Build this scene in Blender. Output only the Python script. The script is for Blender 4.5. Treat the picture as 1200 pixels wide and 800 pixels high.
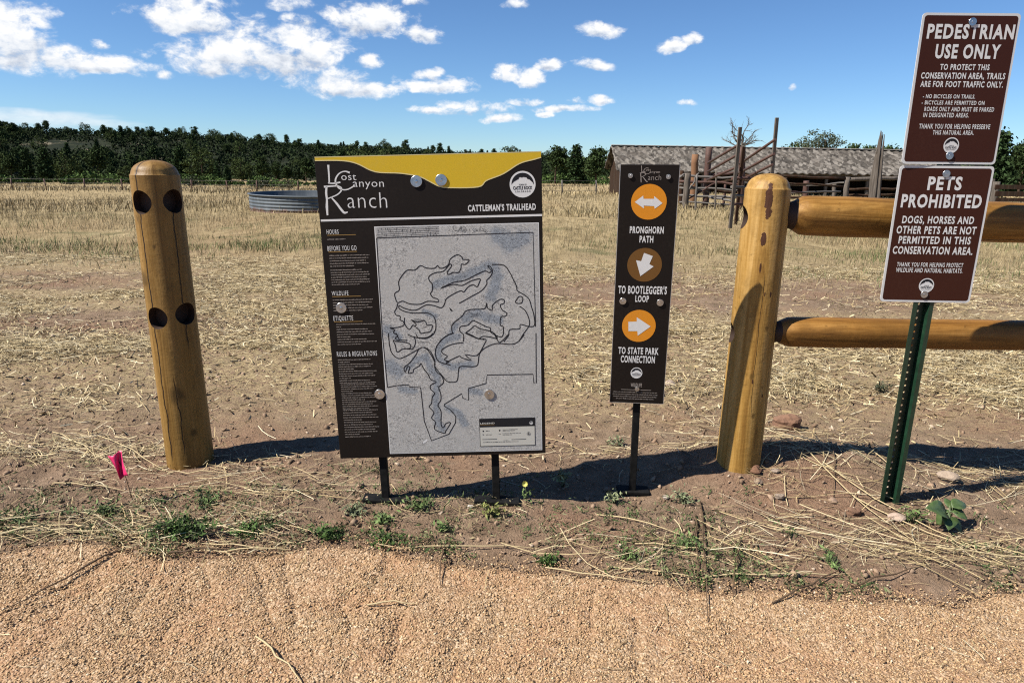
import bpy, bmesh, math, random
import numpy as np
from mathutils import Vector, Matrix

SC = bpy.context.scene
COL = SC.collection
for _o in list(bpy.data.objects):
    bpy.data.objects.remove(_o)
R_ = math.radians
rng = np.random.default_rng(7)
random.seed(7)

# ---------------------------------------------------------------- camera
F, CX, CY = 800.0, 600.0, 400.0            # focal length in photo pixels (1200 x 800)
PITCH, ROLL, CAMZ = 14.7, 1.0, 1.25
_p, _r = R_(PITCH), R_(ROLL)
_right = np.array([1, 0, 0.0]); _fwd = np.array([0, math.cos(_p), -math.sin(_p)]); _up = np.cross(_right, _fwd)
CR = math.cos(_r) * _right + math.sin(_r) * _up
CU = -math.sin(_r) * _right + math.cos(_r) * _up
CAM = np.array([0, 0, CAMZ])
cam = bpy.data.cameras.new('camera')
cam.sensor_width = 36; cam.lens = 36 * F / 1200
cam.clip_start = 0.05; cam.clip_end = 6000
camo = bpy.data.objects.new('camera', cam)
m = Matrix.Identity(4)
for i in range(3):
    m[i][0] = CR[i]; m[i][1] = CU[i]; m[i][2] = -_fwd[i]; m[i][3] = CAM[i]
camo.matrix_world = m
COL.objects.link(camo); SC.camera = camo

def ray(px, py):
    return (px - CX) / F * CR - (py - CY) / F * CU + _fwd

# ---------------------------------------------------------------- light
SUN_AZ, SUN_EL = 18.5, 48.0                # light travels towards +x, a little towards +y
ldir = Vector((math.cos(R_(SUN_AZ)) * math.cos(R_(SUN_EL)), math.sin(R_(SUN_AZ)) * math.cos(R_(SUN_EL)), -math.sin(R_(SUN_EL))))
sun = bpy.data.lights.new('sun', 'SUN'); sun.energy = 5.0; sun.angle = R_(0.53); sun.color = (1.0, 0.935, 0.84)
suno = bpy.data.objects.new('sun', sun); suno.rotation_euler = ldir.to_track_quat('-Z', 'Y').to_euler()
suno.location = (-6, -3, 8); COL.objects.link(suno)
SC.view_settings.view_transform = 'Standard'; SC.view_settings.look = 'None'
SC.view_settings.exposure = 1.02; SC.view_settings.gamma = 1.0; SC.view_settings.use_curve_mapping = False
SC.cycles.max_bounces = 6; SC.cycles.diffuse_bounces = 3; SC.cycles.transparent_max_bounces = 8
SC.cycles.use_denoising = False; SC.cycles.filter_width = 1.15

# ---------------------------------------------------------------- node helper
class NB:
    def __init__(s, tree): s.t = tree
    def n(s, typ, **kw):
        x = s.t.nodes.new(typ)
        for k, v in kw.items(): setattr(x, k, v)
        return x
    def put(s, sock, v):
        if isinstance(v, bpy.types.NodeSocket): s.t.links.new(v, sock)
        elif v is not None:
            if isinstance(v, (tuple, list)) and len(v) == 3 and sock.type == 'RGBA': v = (*v, 1)
            sock.default_value = v
    def m(s, op, a, b=None, c=None, clamp=False):
        x = s.n('ShaderNodeMath', operation=op, use_clamp=clamp)
        s.put(x.inputs[0], a)
        if b is not None: s.put(x.inputs[1], b)
        if c is not None: s.put(x.inputs[2], c)
        return x.outputs[0]
    def noise(s, vec, scale, detail=3, rough=.55, dist=0.0, color=False):
        x = s.n('ShaderNodeTexNoise')
        if vec is not None: s.put(x.inputs['Vector'], vec)
        x.inputs['Scale'].default_value = scale; x.inputs['Detail'].default_value = detail
        x.inputs['Roughness'].default_value = rough; x.inputs['Distortion'].default_value = dist
        return x.outputs['Color' if color else 'Fac']
    def vor(s, vec, scale, feature='F1', out='Distance', rand=1.0):
        x = s.n('ShaderNodeTexVoronoi', feature=feature)
        if vec is not None: s.put(x.inputs['Vector'], vec)
        x.inputs['Scale'].default_value = scale; x.inputs['Randomness'].default_value = rand
        return x.outputs[out]
    def ramp(s, fac, stops, interp='LINEAR'):
        x = s.n('ShaderNodeValToRGB'); s.put(x.inputs[0], fac); cr = x.color_ramp; cr.interpolation = interp
        while len(cr.elements) < len(stops): cr.elements.new(.5)
        for e, (p, c) in zip(cr.elements, stops):
            e.position = p
            e.color = (c, c, c, 1) if isinstance(c, (int, float)) else (*c, 1)
        return x.outputs[0]
    def mix(s, fac, a, b, blend='MIX'):
        x = s.n('ShaderNodeMix', data_type='RGBA', blend_type=blend)
        s.put(x.inputs[0], fac); s.put(x.inputs[6], a); s.put(x.inputs[7], b)
        return x.outputs[2]
    def ss(s, v, lo, hi):
        x = s.n('ShaderNodeMapRange', interpolation_type='SMOOTHSTEP')
        s.put(x.inputs[0], v); x.inputs[1].default_value = lo; x.inputs[2].default_value = hi
        return x.outputs[0]
    def mapping(s, vec, scale=(1, 1, 1), loc=(0, 0, 0), rot=(0, 0, 0)):
        x = s.n('ShaderNodeMapping'); s.put(x.inputs[0], vec)
        x.inputs['Scale'].default_value = scale; x.inputs['Location'].default_value = loc; x.inputs['Rotation'].default_value = rot
        return x.outputs[0]
    def coord(s, out='Object'): return s.n('ShaderNodeTexCoord').outputs[out]
    def geo(s, out='Position'): return s.n('ShaderNodeNewGeometry').outputs[out]
    def attr(s, name, out='Color'):
        x = s.n('ShaderNodeAttribute'); x.attribute_name = name
        return x.outputs[out]
    def sep(s, v):
        x = s.n('ShaderNodeSeparateXYZ'); s.put(x.inputs[0], v); return x.outputs
    def bump(s, h, strength=.5, dist=.01):
        x = s.n('ShaderNodeBump'); s.put(x.inputs['Height'], h)
        x.inputs['Strength'].default_value = strength; x.inputs['Distance'].default_value = dist
        return x.outputs[0]

MATS = {}
ALB = 0.655      # overall reflectance of the place's surfaces
def mat(name, color=None, rough=.8, metal=0.0, build=None, spec=None):
    if name in MATS: return MATS[name]
    M = bpy.data.materials.new(name); M.use_nodes = True; M.node_tree.nodes.clear()
    nb = NB(M.node_tree); out = nb.n('ShaderNodeOutputMaterial'); b = nb.n('ShaderNodeBsdfPrincipled')
    M.node_tree.links.new(b.outputs[0], out.inputs[0])
    b.inputs['Roughness'].default_value = rough; b.inputs['Metallic'].default_value = metal
    if spec is not None: b.inputs['Specular IOR Level'].default_value = spec
    if color is not None: b.inputs['Base Color'].default_value = (*[v * ALB for v in color], 1)
    if build:
        r = build(nb, b)
        for k, v in (r or {}).items():
            if k == 'Base Color' and metal < .9: v = nb.mix(1.0, v, (ALB,) * 3, 'MULTIPLY')
            nb.put(b.inputs[k], v)
    MATS[name] = M
    return M

# ---------------------------------------------------------------- sky
wd = bpy.data.worlds.new('World'); SC.world = wd; wd.use_nodes = True
wt = wd.node_tree; wt.nodes.clear(); wn = NB(wt)
sky = wn.n('ShaderNodeTexSky'); sky.sky_type = 'NISHITA'; sky.sun_disc = False
sky.sun_elevation = R_(SUN_EL); sky.sun_rotation = math.atan2(-ldir.x, -ldir.y)
sky.altitude = 1900; sky.air_density = 1.0; sky.dust_density = 0.15; sky.ozone_density = 2.6
SKY = 0.051
def sky_dir(px, py):
    d = ray(px, py); d = d / np.linalg.norm(d)
    return math.atan2(d[0], d[1]), math.asin(d[2])
# clouds stand in the sky at fixed compass directions: centre, half width, height above / below the base line
clouds = [(12, 40, 56, 44, 42, 1), (66, 66, 30, 16, 18, .55), (112, 77, 66, 14, 9, 1), (222, 20, 66, 26, 20, 1), (300, 68, 92, 36, 26, 1), (250, 76, 48, 22, 16, 1), (352, 60, 50, 26, 20, 1),
          (432, 27, 62, 20, 20, 1), (500, 42, 26, 11, 10, 1), (402, 102, 60, 20, 13, 1), (340, 9, 20, 12, 8, .8), (350, 26, 16, 8, 8, .8),
          (512, 100, 34, 9, 7, .9), (504, 87, 15, 8, 8, .9), (545, 127, 42, 8, 6, .8), (500, 126, 20, 5, 4, .7), (494, 4, 15, 6, 6, 1), (606, 4, 15, 9, 7, .9), (712, 34, 22, 9, 8, 1),
          (784, 53, 17, 8, 8, .9), (808, 46, 14, 8, 6, .9), (648, 79, 17, 9, 7, 1), (697, 78, 24, 8, 6, .9), (595, 91, 17, 10, 7, .8), (622, 97, 18, 12, 8, .8),
          (705, 118, 15, 6, 5, .85), (655, 128, 34, 4, 4, .7), (615, 120, 20, 5, 4, .65), (634, 134, 9, 3, 3, .6), (672, 121, 9, 4, 3, .6), (806, 121, 7, 4, 3, .6), (930, 104, 5, 4, 3, .5), (125, 51, 9, 6, 6, .5), (582, 138, 22, 5, 4, .5),
          (432, 76, 16, 6, 6, .6), (190, 87, 9, 5, 5, .6)]
gen = wn.geo('Incoming')
g0 = wn.n('ShaderNodeTexCoord').outputs['Generated']
dx, dy, dz = wn.sep(g0)
az = wn.m('ARCTAN2', dx, dy); el = wn.m('ARCSINE', dz)
wob = wn.noise(g0, 9, 3, .55, color=True)
wx, wy, wz = wn.sep(wob)
az = wn.m('ADD', az, wn.m('MULTIPLY', wn.m('SUBTRACT', wx, .5), .05))
el = wn.m('ADD', el, wn.m('MULTIPLY', wn.m('SUBTRACT', wy, .5), .03))
tot = None; under = None
for (cx, cy, hw, ht, hb, k) in clouds:
    hw, ht, hb = hw * 1.05, ht * 1.08, hb * 1.05
    a0, e0 = sky_dir(cx, cy); a1, _ = sky_dir(cx + hw, cy); _, e1 = sky_dir(cx, cy - ht); _, e2 = sky_dir(cx, cy + hb)
    u = wn.m('MULTIPLY', wn.m('SUBTRACT', az, a0), 1 / (a1 - a0))
    ev = wn.m('SUBTRACT', el, e0)
    v = wn.m('MAXIMUM', wn.m('MULTIPLY', ev, 1 / (e1 - e0)), wn.m('MULTIPLY', ev, -1 / (e0 - e2)))
    q = wn.m('MULTIPLY_ADD', u, u, wn.m('MULTIPLY', v, v))
    d = wn.m('MULTIPLY_ADD', q, -k, k)
    tot = d if tot is None else wn.m('SMOOTH_MAX', tot, d, .12)
    sh = wn.m('MULTIPLY', wn.m('MAXIMUM', wn.m('ADD', d, .35), 0.0), wn.m('MULTIPLY', ev, -1 / (e0 - e2)))
    under = wn.m('MAXIMUM', sh, 0.0) if under is None else wn.m('MAXIMUM', under, sh)
fb = wn.noise(wn.mapping(g0, (1, 1, 1.7)), 22, 9, .62, .35)
fb2 = wn.noise(wn.mapping(g0, (1, 1, 1.5), (3, 1, 2)), 55, 6, .6, .2)
dens = wn.m('ADD', wn.m('MAXIMUM', tot, -1.5), wn.m('MULTIPLY', wn.m('SUBTRACT', fb, .50), 4.4))
dens = wn.m('ADD', dens, wn.m('MULTIPLY', wn.m('SUBTRACT', fb2, .5), 1.9))
cov = wn.m('POWER', wn.ss(dens, -.40, .95), 1.2)
# thin veil low on the left
a0, e0 = sky_dir(40, 139); a1, _ = sky_dir(185, 139); _, e1 = sky_dir(40, 127)
vu = wn.m('MULTIPLY', wn.m('SUBTRACT', az, a0), 1 / (a1 - a0)); vv = wn.m('MULTIPLY', wn.m('SUBTRACT', el, e0), 1 / (e1 - e0))
veil = wn.m('SUBTRACT', 1.0, wn.m('MULTIPLY_ADD', vu, vu, wn.m('MULTIPLY', vv, vv)))
veil = wn.ss(wn.m('ADD', veil, wn.m('MULTIPLY', wn.m('SUBTRACT', wn.noise(wn.mapping(g0, (1, 1, 7)), 14, 5), .5), 2.0)), -.2, 1.3)
cov = wn.m('MAXIMUM', cov, wn.m('MULTIPLY', veil, .6))
ccol = wn.ramp(wn.m('ADD', wn.m('MULTIPLY', wn.m('SUBTRACT', fb2, .5), 1.3), wn.m('MULTIPLY_ADD', under, -.75, wn.m('MULTIPLY_ADD', fb, .5, .35))),
               [(.05, (.50, .56, .67)), (.38, (.80, .84, .90)), (.66, (1.0, 1.0, 1.0))])
bg1 = wn.n('ShaderNodeBackground'); wn.put(bg1.inputs[0], wn.mix(1.0, sky.outputs[0], (.76, 1.0, 1.24), 'MULTIPLY')); bg1.inputs[1].default_value = SKY
bg2 = wn.n('ShaderNodeBackground'); wn.put(bg2.inputs[0], ccol); bg2.inputs[1].default_value = 0.52
mx = wn.n('ShaderNodeMixShader'); wn.put(mx.inputs[0], cov); wt.links.new(bg1.outputs[0], mx.inputs[1]); wt.links.new(bg2.outputs[0], mx.inputs[2])
wo = wn.n('ShaderNodeOutputWorld'); wt.links.new(mx.outputs[0], wo.inputs[0])

# ---------------------------------------------------------------- mesh helpers
def link(name, me, parent=None, loc=None):
    o = bpy.data.objects.new(name, me); COL.objects.link(o)
    if parent is not None: o.parent = parent
    if loc is not None: o.location = loc
    return o
def tag(o, label=None, cat=None, group=None, kind=None):
    if label: o['label'] = label
    if cat: o['category'] = cat
    if group: o['group'] = group
    if kind: o['kind'] = kind
    return o
def thing(name, label, cat, loc, group=None, rz=0):
    o = bpy.data.objects.new(name, None); COL.objects.link(o); o.location = loc; o.rotation_euler = (0, 0, rz)
    o.empty_display_size = .2
    return tag(o, label, cat, group)
def mesh_np(name, V, Fc, material, col=None, smooth=False):
    """V (n,3); Fc (m,k) vertex indices; col (n,3)"""
    me = bpy.data.meshes.new(name); V = np.asarray(V, np.float32); Fc = np.asarray(Fc, np.int32); k = Fc.shape[1]
    me.vertices.add(len(V)); me.vertices.foreach_set('co', V.ravel())
    me.loops.add(Fc.size); me.loops.foreach_set('vertex_index', Fc.ravel())
    me.polygons.add(len(Fc)); me.polygons.foreach_set('loop_start', np.arange(0, Fc.size, k, dtype=np.int32))
    me.update(calc_edges=True)
    if smooth: me.polygons.foreach_set('use_smooth', np.ones(len(Fc), bool))
    if col is not None:
        c = np.ones((len(V), 4), np.float32); c[:, :3] = col
        me.attributes.new('Col', 'FLOAT_COLOR', 'POINT').data.foreach_set('color', c.ravel())
    me.materials.append(material); me.validate()
    return me
def many(name, T, Fc, C, material):
    """T (n,k,3) one block of k vertices per copy, Fc faces of a block, C (n,3) colour of a copy"""
    n, k = T.shape[:2]; Fc = np.asarray(Fc)
    FF = (Fc[None] + (np.arange(n) * k)[:, None, None]).reshape(-1, Fc.shape[1])
    return mesh_np(name, T.reshape(-1, 3), FF, material, np.repeat(C, k, 0) if C is not None else None)

class MB:
    """collects shapes, links them as ONE mesh object"""
    def __init__(s): s.v = []; s.f = []; s.mi = []; s.sm = []; s.c = []
    def add(s, vs, fs, mi=0, sm=False, col=(1, 1, 1)):
        b = len(s.v); s.v += [tuple(v) for v in vs]; s.f += [tuple(i + b for i in f) for f in fs]
        s.mi += [mi] * len(fs); s.sm += [sm] * len(fs); s.c += [col] * len(vs)
        return s
    def box(s, c, size, rot=None, mi=0, bev=0.0):
        x, y, z = [d / 2 for d in size]
        if bev <= 0:
            vs = [Vector((sx * x, sy * y, sz * z)) for sz in (-1, 1) for sy in (-1, 1) for sx in (-1, 1)]
            fs = [(0, 2, 3, 1), (4, 5, 7, 6), (0, 1, 5, 4), (2, 6, 7, 3), (0, 4, 6, 2), (1, 3, 7, 5)]
        else:
            bm = bmesh.new(); bmesh.ops.create_cube(bm, size=1)
            for v in bm.verts: v.co = Vector((v.co.x * size[0], v.co.y * size[1], v.co.z * size[2]))
            bmesh.ops.bevel(bm, geom=bm.edges[:], offset=bev, segments=2, affect='EDGES', profile=.5)
            vs = [v.co.copy() for v in bm.verts]; fs = [[v.index for v in f.verts] for f in bm.faces]; bm.free()
        Mx = rot or Matrix.Identity(3)
        s.add([Mx @ v + Vector(c) for v in vs], fs, mi); return s
    def tube(s, pts, rad, seg=8, mi=0, sm=True, cap=True, col=(1, 1, 1)):
        pts = [Vector(p) for p in pts]; n = len(pts)
        rad = [rad] * n if isinstance(rad, (int, float)) else rad
        vs = []; prev = None
        for i, p in enumerate(pts):
            t = (pts[min(i + 1, n - 1)] - pts[max(i - 1, 0)]).normalized()
            if prev is None:
                a = Vector((0, 0, 1)) if abs(t.z) < .9 else Vector((1, 0, 0)); u = t.cross(a).normalized()
            else: u = (prev - t * prev.dot(t)).normalized()
            prev = u; w = t.cross(u)
            vs += [p + (u * math.cos(2 * math.pi * k / seg) + w * math.sin(2 * math.pi * k / seg)) * rad[i] for k in range(seg)]
        fs = [(i * seg + k, i * seg + (k + 1) % seg, (i + 1) * seg + (k + 1) % seg, (i + 1) * seg + k) for i in range(n - 1) for k in range(seg)]
        s.add(vs, fs, mi, sm, col)
        if cap: s.add([], []); b = len(s.v) - len(vs); s.f += [tuple(b + k for k in reversed(range(seg))), tuple(b + (n - 1) * seg + k for k in range(seg))]; s.mi += [mi] * 2; s.sm += [False] * 2
        return s
    def lathe(s, prof, seg=24, c=(0, 0, 0), axis='Z', mi=0, sm=True, cap=True):
        vs = []
        for r, z in prof:
            for k in range(seg):
                a = 2 * math.pi * k / seg; p = (r * math.cos(a), r * math.sin(a), z)
                if axis == 'Y': p = (p[0], -z, p[1])       # towards -Y
                vs.append((p[0] + c[0], p[1] + c[1], p[2] + c[2]))
        n = len(prof)
        fs = [(i * seg + k, i * seg + (k + 1) % seg, (i + 1) * seg + (k + 1) % seg, (i + 1) * seg + k) for i in range(n - 1) for k in range(seg)]
        if axis == 'Y': pass
        s.add(vs, fs, mi, sm)
        if cap:
            b = len(s.v) - len(vs); s.f += [tuple(b + k for k in reversed(range(seg))), tuple(b + (n - 1) * seg + k for k in range(seg))]; s.mi += [mi] * 2; s.sm += [False] * 2
        return s
    def prism(s, poly, y0, y1, mi=0):
        """outline in x,z pulled from y0 (front) to y1"""
        n = len(poly)
        bm = bmesh.new(); vv = [bm.verts.new((p[0], y0, p[1])) for p in poly]; f = bm.faces.new(vv); bm.normal_update()
        bmesh.ops.triangulate(bm, faces=[f]); bm.verts.index_update()
        tri = [[v.index for v in g.verts] for g in bm.faces]; bm.free()
        vs = [(p[0], y0, p[1]) for p in poly] + [(p[0], y1, p[1]) for p in poly]
        fs = [tuple(t) for t in tri] + [tuple(i + n for i in reversed(t)) for t in tri] + [(i, (i + 1) % n, n + (i + 1) % n, n + i) for i in range(n)]
        s.add(vs, fs, mi); return s
    def mesh(s, name, mats):
        me = bpy.data.meshes.new(name); me.from_pydata([tuple(v) for v in s.v], [], s.f)
        for mm in (mats if isinstance(mats, (list, tuple)) else [mats]): me.materials.append(mm)
        me.polygons.foreach_set('material_index', np.array(s.mi, np.int32)); me.polygons.foreach_set('use_smooth', np.array(s.sm, bool))
        c = np.ones((len(s.v), 4), np.float32); c[:, :3] = np.array(s.c).reshape(-1, 3)
        me.attributes.new('Col', 'FLOAT_COLOR', 'POINT').data.foreach_set('color', c.ravel())
        bm = bmesh.new(); bm.from_mesh(me); bmesh.ops.recalc_face_normals(bm, faces=bm.faces[:]); bm.to_mesh(me); bm.free()
        me.update(); return me
    def build(s, name, mats, parent=None, loc=None): return link(name, s.mesh(name, mats), parent, loc)

# ---------------------------------------------------------------- terrain
def _hash(i, j, s):
    h = (i * 374761393 + j * 668265263 + s * 1442695041) & 0xffffffff
    h = ((h ^ (h >> 13)) * 1274126177) & 0xffffffff
    return ((h ^ (h >> 16)) & 0xffff) / 65535.0
def vn(x, y, s=0):
    x = np.asarray(x, float); y = np.asarray(y, float)
    i = np.floor(x).astype(np.int64); j = np.floor(y).astype(np.int64); fx = x - i; fy = y - j
    fx = fx * fx * (3 - 2 * fx); fy = fy * fy * (3 - 2 * fy)
    a = _hash(i, j, s); b = _hash(i + 1, j, s); c = _hash(i, j + 1, s); d = _hash(i + 1, j + 1, s)
    return (a + (b - a) * fx) * (1 - fy) + (c + (d - c) * fx) * fy - .5
def fbm(x, y, s=0, o=4):
    r = 0; a = 1
    for k in range(o): r = r + a * vn(x * 2 ** k, y * 2 ** k, s + k); a *= .5
    return r
sstep = lambda v, a, b: (lambda t: t * t * (3 - 2 * t))(np.clip((np.asarray(v, float) - a) / (b - a), 0, 1))

EDGE_X = np.array([-12, -5, -1.68, -1.41, -1.2, -1.0, -.83, -.67, -.51, -.36, -.2, 0, .12, .28, .44, .62, .8, 1.03, 1.3, 1.6, 5, 12])
EDGE_Y = np.array([2.1, 2.05, 2.0, 2.02, 2.0, 1.95, 2.0, 2.04, 2.06, 2.01, 1.96, 1.97, 1.92, 1.91, 1.89, 1.86, 1.84, 1.80, 1.81, 1.86, 1.9, 1.95])
def edge(x): return np.interp(x, EDGE_X, EDGE_Y) + .05 * fbm(np.asarray(x) * 6, 0 * np.asarray(x), 3, 3)
PR = np.array([.937, 2.59]); PL = np.array([-1.386, 2.70])       # the two log posts
def gz(px, py): d = ray(px, py); return (CAM + d * (-CAMZ / d[2]))[:2]
_g = [[(190, 655), (172, 690), (155, 720)], [(116, 692), (60, 725), (0, 755)], [(208, 720), (190, 740)], [(454, 655), (440, 682), (417, 708)], [(300, 660), (310, 690), (318, 720)],
      [(400, 700), (410, 725), (415, 745)], [(150, 640), (100, 675), (20, 705)], [(478, 700), (470, 730), (458, 775)], [(236, 650), (250, 690)], [(555, 718), (535, 750), (520, 775)],
      [(335, 650), (345, 690), (350, 730)], [(90, 690), (20, 725), (0, 735)], [(700, 690), (690, 740)], [(745, 720), (750, 780)]]
GROOVES = [np.array([gz(*p) for p in l]) for l in _g]
def grooves(x, y):
    r = np.zeros_like(x)
    near = (y > .9) & (y < 2.3) & (np.abs(x) < 2.2)
    X = x[near]; Y = y[near]; out = np.zeros_like(X)
    wx = X + .02 * fbm(X * 14, Y * 14, 31, 3); wy = Y + .02 * fbm(X * 14, Y * 14, 37, 3)
    for g in GROOVES:
        for a, b in zip(g[:-1], g[1:]):
            d = b - a; t = np.clip(((wx - a[0]) * d[0] + (wy - a[1]) * d[1]) / (d @ d), 0, 1)
            q = np.hypot(wx - a[0] - t * d[0], wy - a[1] - t * d[1])
            out = np.maximum(out, np.exp(-(q / .012) ** 2))
    r[near] = out
    return r
def Hbase(x, y):
    x = np.asarray(x, float); y = np.asarray(y, float)
    z = -.0225 * np.clip(y - 4, 0, 131)
    z = z - .012 * np.clip(y - 6, 0, 90) * sstep(-x, 2, 30)
    z = z + .112 * np.exp(-((x - 1.15) ** 2 / .35 + (y - 2.68) ** 2 / .06)) - .012 * np.exp(-((x - PL[0]) ** 2 + (y - PL[1]) ** 2) / .09)
    z = z - .034 * np.exp(-((x - .47) ** 2 / .06 + (y - 2.46) ** 2 / .022))
    far = sstep(y, 8, 40)
    z = z + .02 * fbm(x * 1.7, y * 1.7, 11, 3) * sstep(y, 2.3, 3.5) * (1 + 4 * far) + 1.0 * far * fbm(x * .03, y * .03, 5, 3)
    return z - .03 * sstep(edge(x) + .12 - y, 0, .3)
def H(x, y):
    """the natural ground"""
    x = np.asarray(x, float); y = np.asarray(y, float)
    near = sstep(y, 20, 8)
    z = Hbase(x, y) + near * (.012 * fbm(x * 9, y * 9, 21, 3) + .008 * fbm(x * 34, y * 34, 22, 3) * sstep(y, 8, 4))
    return z
def Hp(x, y):
    """the gravel path"""
    x = np.asarray(x, float); y = np.asarray(y, float)
    z = -.03 + .020 * fbm(x * 2.1, y * 3, 41, 3) + .010 * fbm(x * 11, y * 11, 43, 3) + .004 * fbm(x * 33, y * 33, 47, 2) - .007 * grooves(x, y)
    return z + .022 + .012 * sstep(edge(x) - y, .25, 0)
def hz(x, y): return float(H(np.array([x]), np.array([y]))[0])
def ongnd(px, py):
    """point where the sight line through a photo pixel meets the ground"""
    d = ray(px, py); t = .5
    last = t
    while t < 3000:
        p = CAM + d * t
        if p[2] < hz(p[0], p[1]): break
        last = t; t *= 1.03
    for _ in range(30):
        mid = (last + t) / 2; p = CAM + d * mid
        if p[2] < hz(p[0], p[1]): t = mid
        else: last = mid
    return Vector(CAM + d * t)
def P(px, py, y):
    d = ray(px, py); return Vector(CAM + d * (y / d[1]))

def axis_grid(core0, core1, step, lo, hi, growth=1.13):
    a = list(np.arange(core0, core1, step)); s = step; x = core1
    while x < hi: a.append(x); s *= growth; x += s
    a.append(hi); s = step; x = core0 - step
    while x > lo: a.insert(0, x); s *= growth; x -= s
    a.insert(0, lo); return np.array(a)
def sheet(xs, ys, fn):
    X, Y = np.meshgrid(xs, ys); Z = fn(X, Y); V = np.stack([X, Y, Z], -1).reshape(-1, 3); nx = len(xs)
    i, j = np.meshgrid(np.arange(nx - 1), np.arange(len(ys) - 1)); a = (j * nx + i).ravel()
    return V, np.stack([a, a + 1, a + nx + 1, a + nx], -1)

def b_ground(nb, b):
    p = nb.geo(); x, y, z = nb.sep(p)
    n1 = nb.noise(p, 1.3, 5, .6); n2 = nb.noise(p, 9, 5, .65); n3 = nb.noise(p, 60, 4, .7); n4 = nb.noise(p, 260, 2, .6)
    dirt = nb.ramp(n2, [(.3, (.175, .118, .077)), (.5, (.275, .190, .126)), (.7, (.385, .275, .188))])
    red = nb.ramp(n3, [(.3, (.215, .130, .083)), (.7, (.37, .235, .153))])
    dirt = nb.mix(nb.ss(n1, .45, .62), dirt, red)
    dirt = nb.mix(nb.ss(n3, .55, .75), dirt, (.36, .25, .17))
    # litter of broken straw: short light flecks, thickest a few metres out
    fl = nb.noise(nb.mapping(p, (1, 2.2, 1), rot=(0, 0, .25)), 46, 4, .7, 1.2)
    fl2 = nb.noise(nb.mapping(p, (1, 2.0, 1), rot=(0, 0, -.5)), 17, 5, .75, 1.0)
    patch = nb.noise(p, .75, 4, .6, .4)
    zone = nb.m('MULTIPLY', nb.ss(y, 2.7, 4.0), nb.ss(patch, .32, .46))
    def worn_(cx, cy, rx, ry):
        q = nb.m('ADD', nb.m('POWER', nb.m('ABSOLUTE', nb.m('MULTIPLY', nb.m('SUBTRACT', x, cx), 1 / rx)), 3.0), nb.m('POWER', nb.m('MULTIPLY', nb.m('SUBTRACT', y, cy), 1 / ry), 2.0))
        return nb.m('SUBTRACT', 1.0, nb.ss(nb.m('ADD', q, nb.m('MULTIPLY', nb.m('SUBTRACT', patch, .5), 2.0)), .5, 1.4))
    worn = nb.m('MAXIMUM', worn_(2.6, 7.3, 2.9, 1.25), nb.m('MAXIMUM', worn_(-3.2, 5.2, 1.3, .5), nb.m('MULTIPLY', worn_(-4.6, 7.4, 1.6, .7), .7)))
    zone = nb.m('MULTIPLY', zone, nb.m('SUBTRACT', 1.0, nb.m('MULTIPLY', worn, .9)))
    straw = nb.ramp(nb.noise(p, 120, 3, .7), [(.3, (.27, .20, .10)), (.6, (.54, .43, .24)), (.8, (.72, .60, .37))])
    c = nb.mix(nb.m('MULTIPLY', zone, nb.ss(nb.m('MULTIPLY_ADD', fl2, .6, nb.m('MULTIPLY', fl, .5)), .49, .58)), dirt, straw)
    # dry grass further out
    g1 = nb.noise(nb.mapping(p, (1, .35, 1)), 3.5, 6, .7); g2 = nb.noise(nb.mapping(p, (1, .3, 1)), .16, 5, .6)
    dry = nb.ramp(g1, [(.3, (.18, .135, .068)), (.5, (.37, .285, .15)), (.72, (.54, .43, .245))])
    dry = nb.mix(nb.ss(g2, .5, .66), dry, nb.ramp(g1, [(.3, (.26, .18, .09)), (.7, (.45, .33, .18))]))
    dry = nb.mix(nb.m('MULTIPLY', nb.ss(nb.noise(p, .5, 4, .6), .56, .7), nb.m('SUBTRACT', 1.0, nb.ss(y, 12, 40))), dry, (.12, .13, .05))
    c = nb.mix(nb.m('MULTIPLY', nb.m('SUBTRACT', 1.0, nb.m('MULTIPLY', worn, .8)), nb.ss(nb.m('ADD', y, nb.m('MULTIPLY', nb.m('SUBTRACT', n1, .5), 7.0)), 7.4, 12.5)), c, dry)
    h = nb.m('ADD', nb.m('MULTIPLY', n3, .6), nb.m('MULTIPLY', n4, .3))
    return {'Base Color': c, 'Normal': nb.bump(h, 1.0, .022)}
M_ground = mat('dry_dirt', rough=.95, build=b_ground, spec=.15)
xs = axis_grid(-2.6, 2.6, .02, -2600, 2600, 1.12); ys = axis_grid(1.6, 4.2, .02, -60, 3200, 1.06)
def Hg(x, y): return H(x, y) - .05 * sstep(edge(x) - .10 - y, 0, .1)
V, Fc = sheet(xs, ys, Hg)
tag(link('ground', mesh_np('ground', V, Fc, M_ground, smooth=True)), kind='structure')

def b_path(nb, b):
    p = nb.geo(); n = nb.noise(p, 5, 5, .65); v = nb.vor(p, 150, out='Color'); d = nb.vor(p, 150); n3 = nb.noise(p, 300, 2)
    vx, vy, vz = nb.sep(v)
    c = nb.ramp(vx, [(0, (.25, .16, .093)), (.4, (.40, .27, .16)), (.75, (.50, .35, .215)), (1, (.63, .49, .34))])
    c = nb.mix(nb.ss(n, .35, .7), c, nb.mix(.45, c, (.45, .23, .12)))
    return {'Base Color': c, 'Normal': nb.bump(nb.m('SUBTRACT', nb.m('MULTIPLY', n3, .25), d), .8, .006)}
M_path = mat('crushed_gravel', rough=.95, build=b_path, spec=.15)
px_ = axis_grid(-2.3, 2.3, .014, -14, 14, 1.12)
tv = np.concatenate([np.arange(-.02, 1.0, .012), np.arange(1.0, 7.5, .25)])
X, T = np.meshgrid(px_, tv); Y = edge(X) - T
Z = Hp(X, Y); Z = np.where(T < .0, H(X, Y) - .02, Z) ; Z = Z - .02 * sstep(T, .05, 0)
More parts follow.
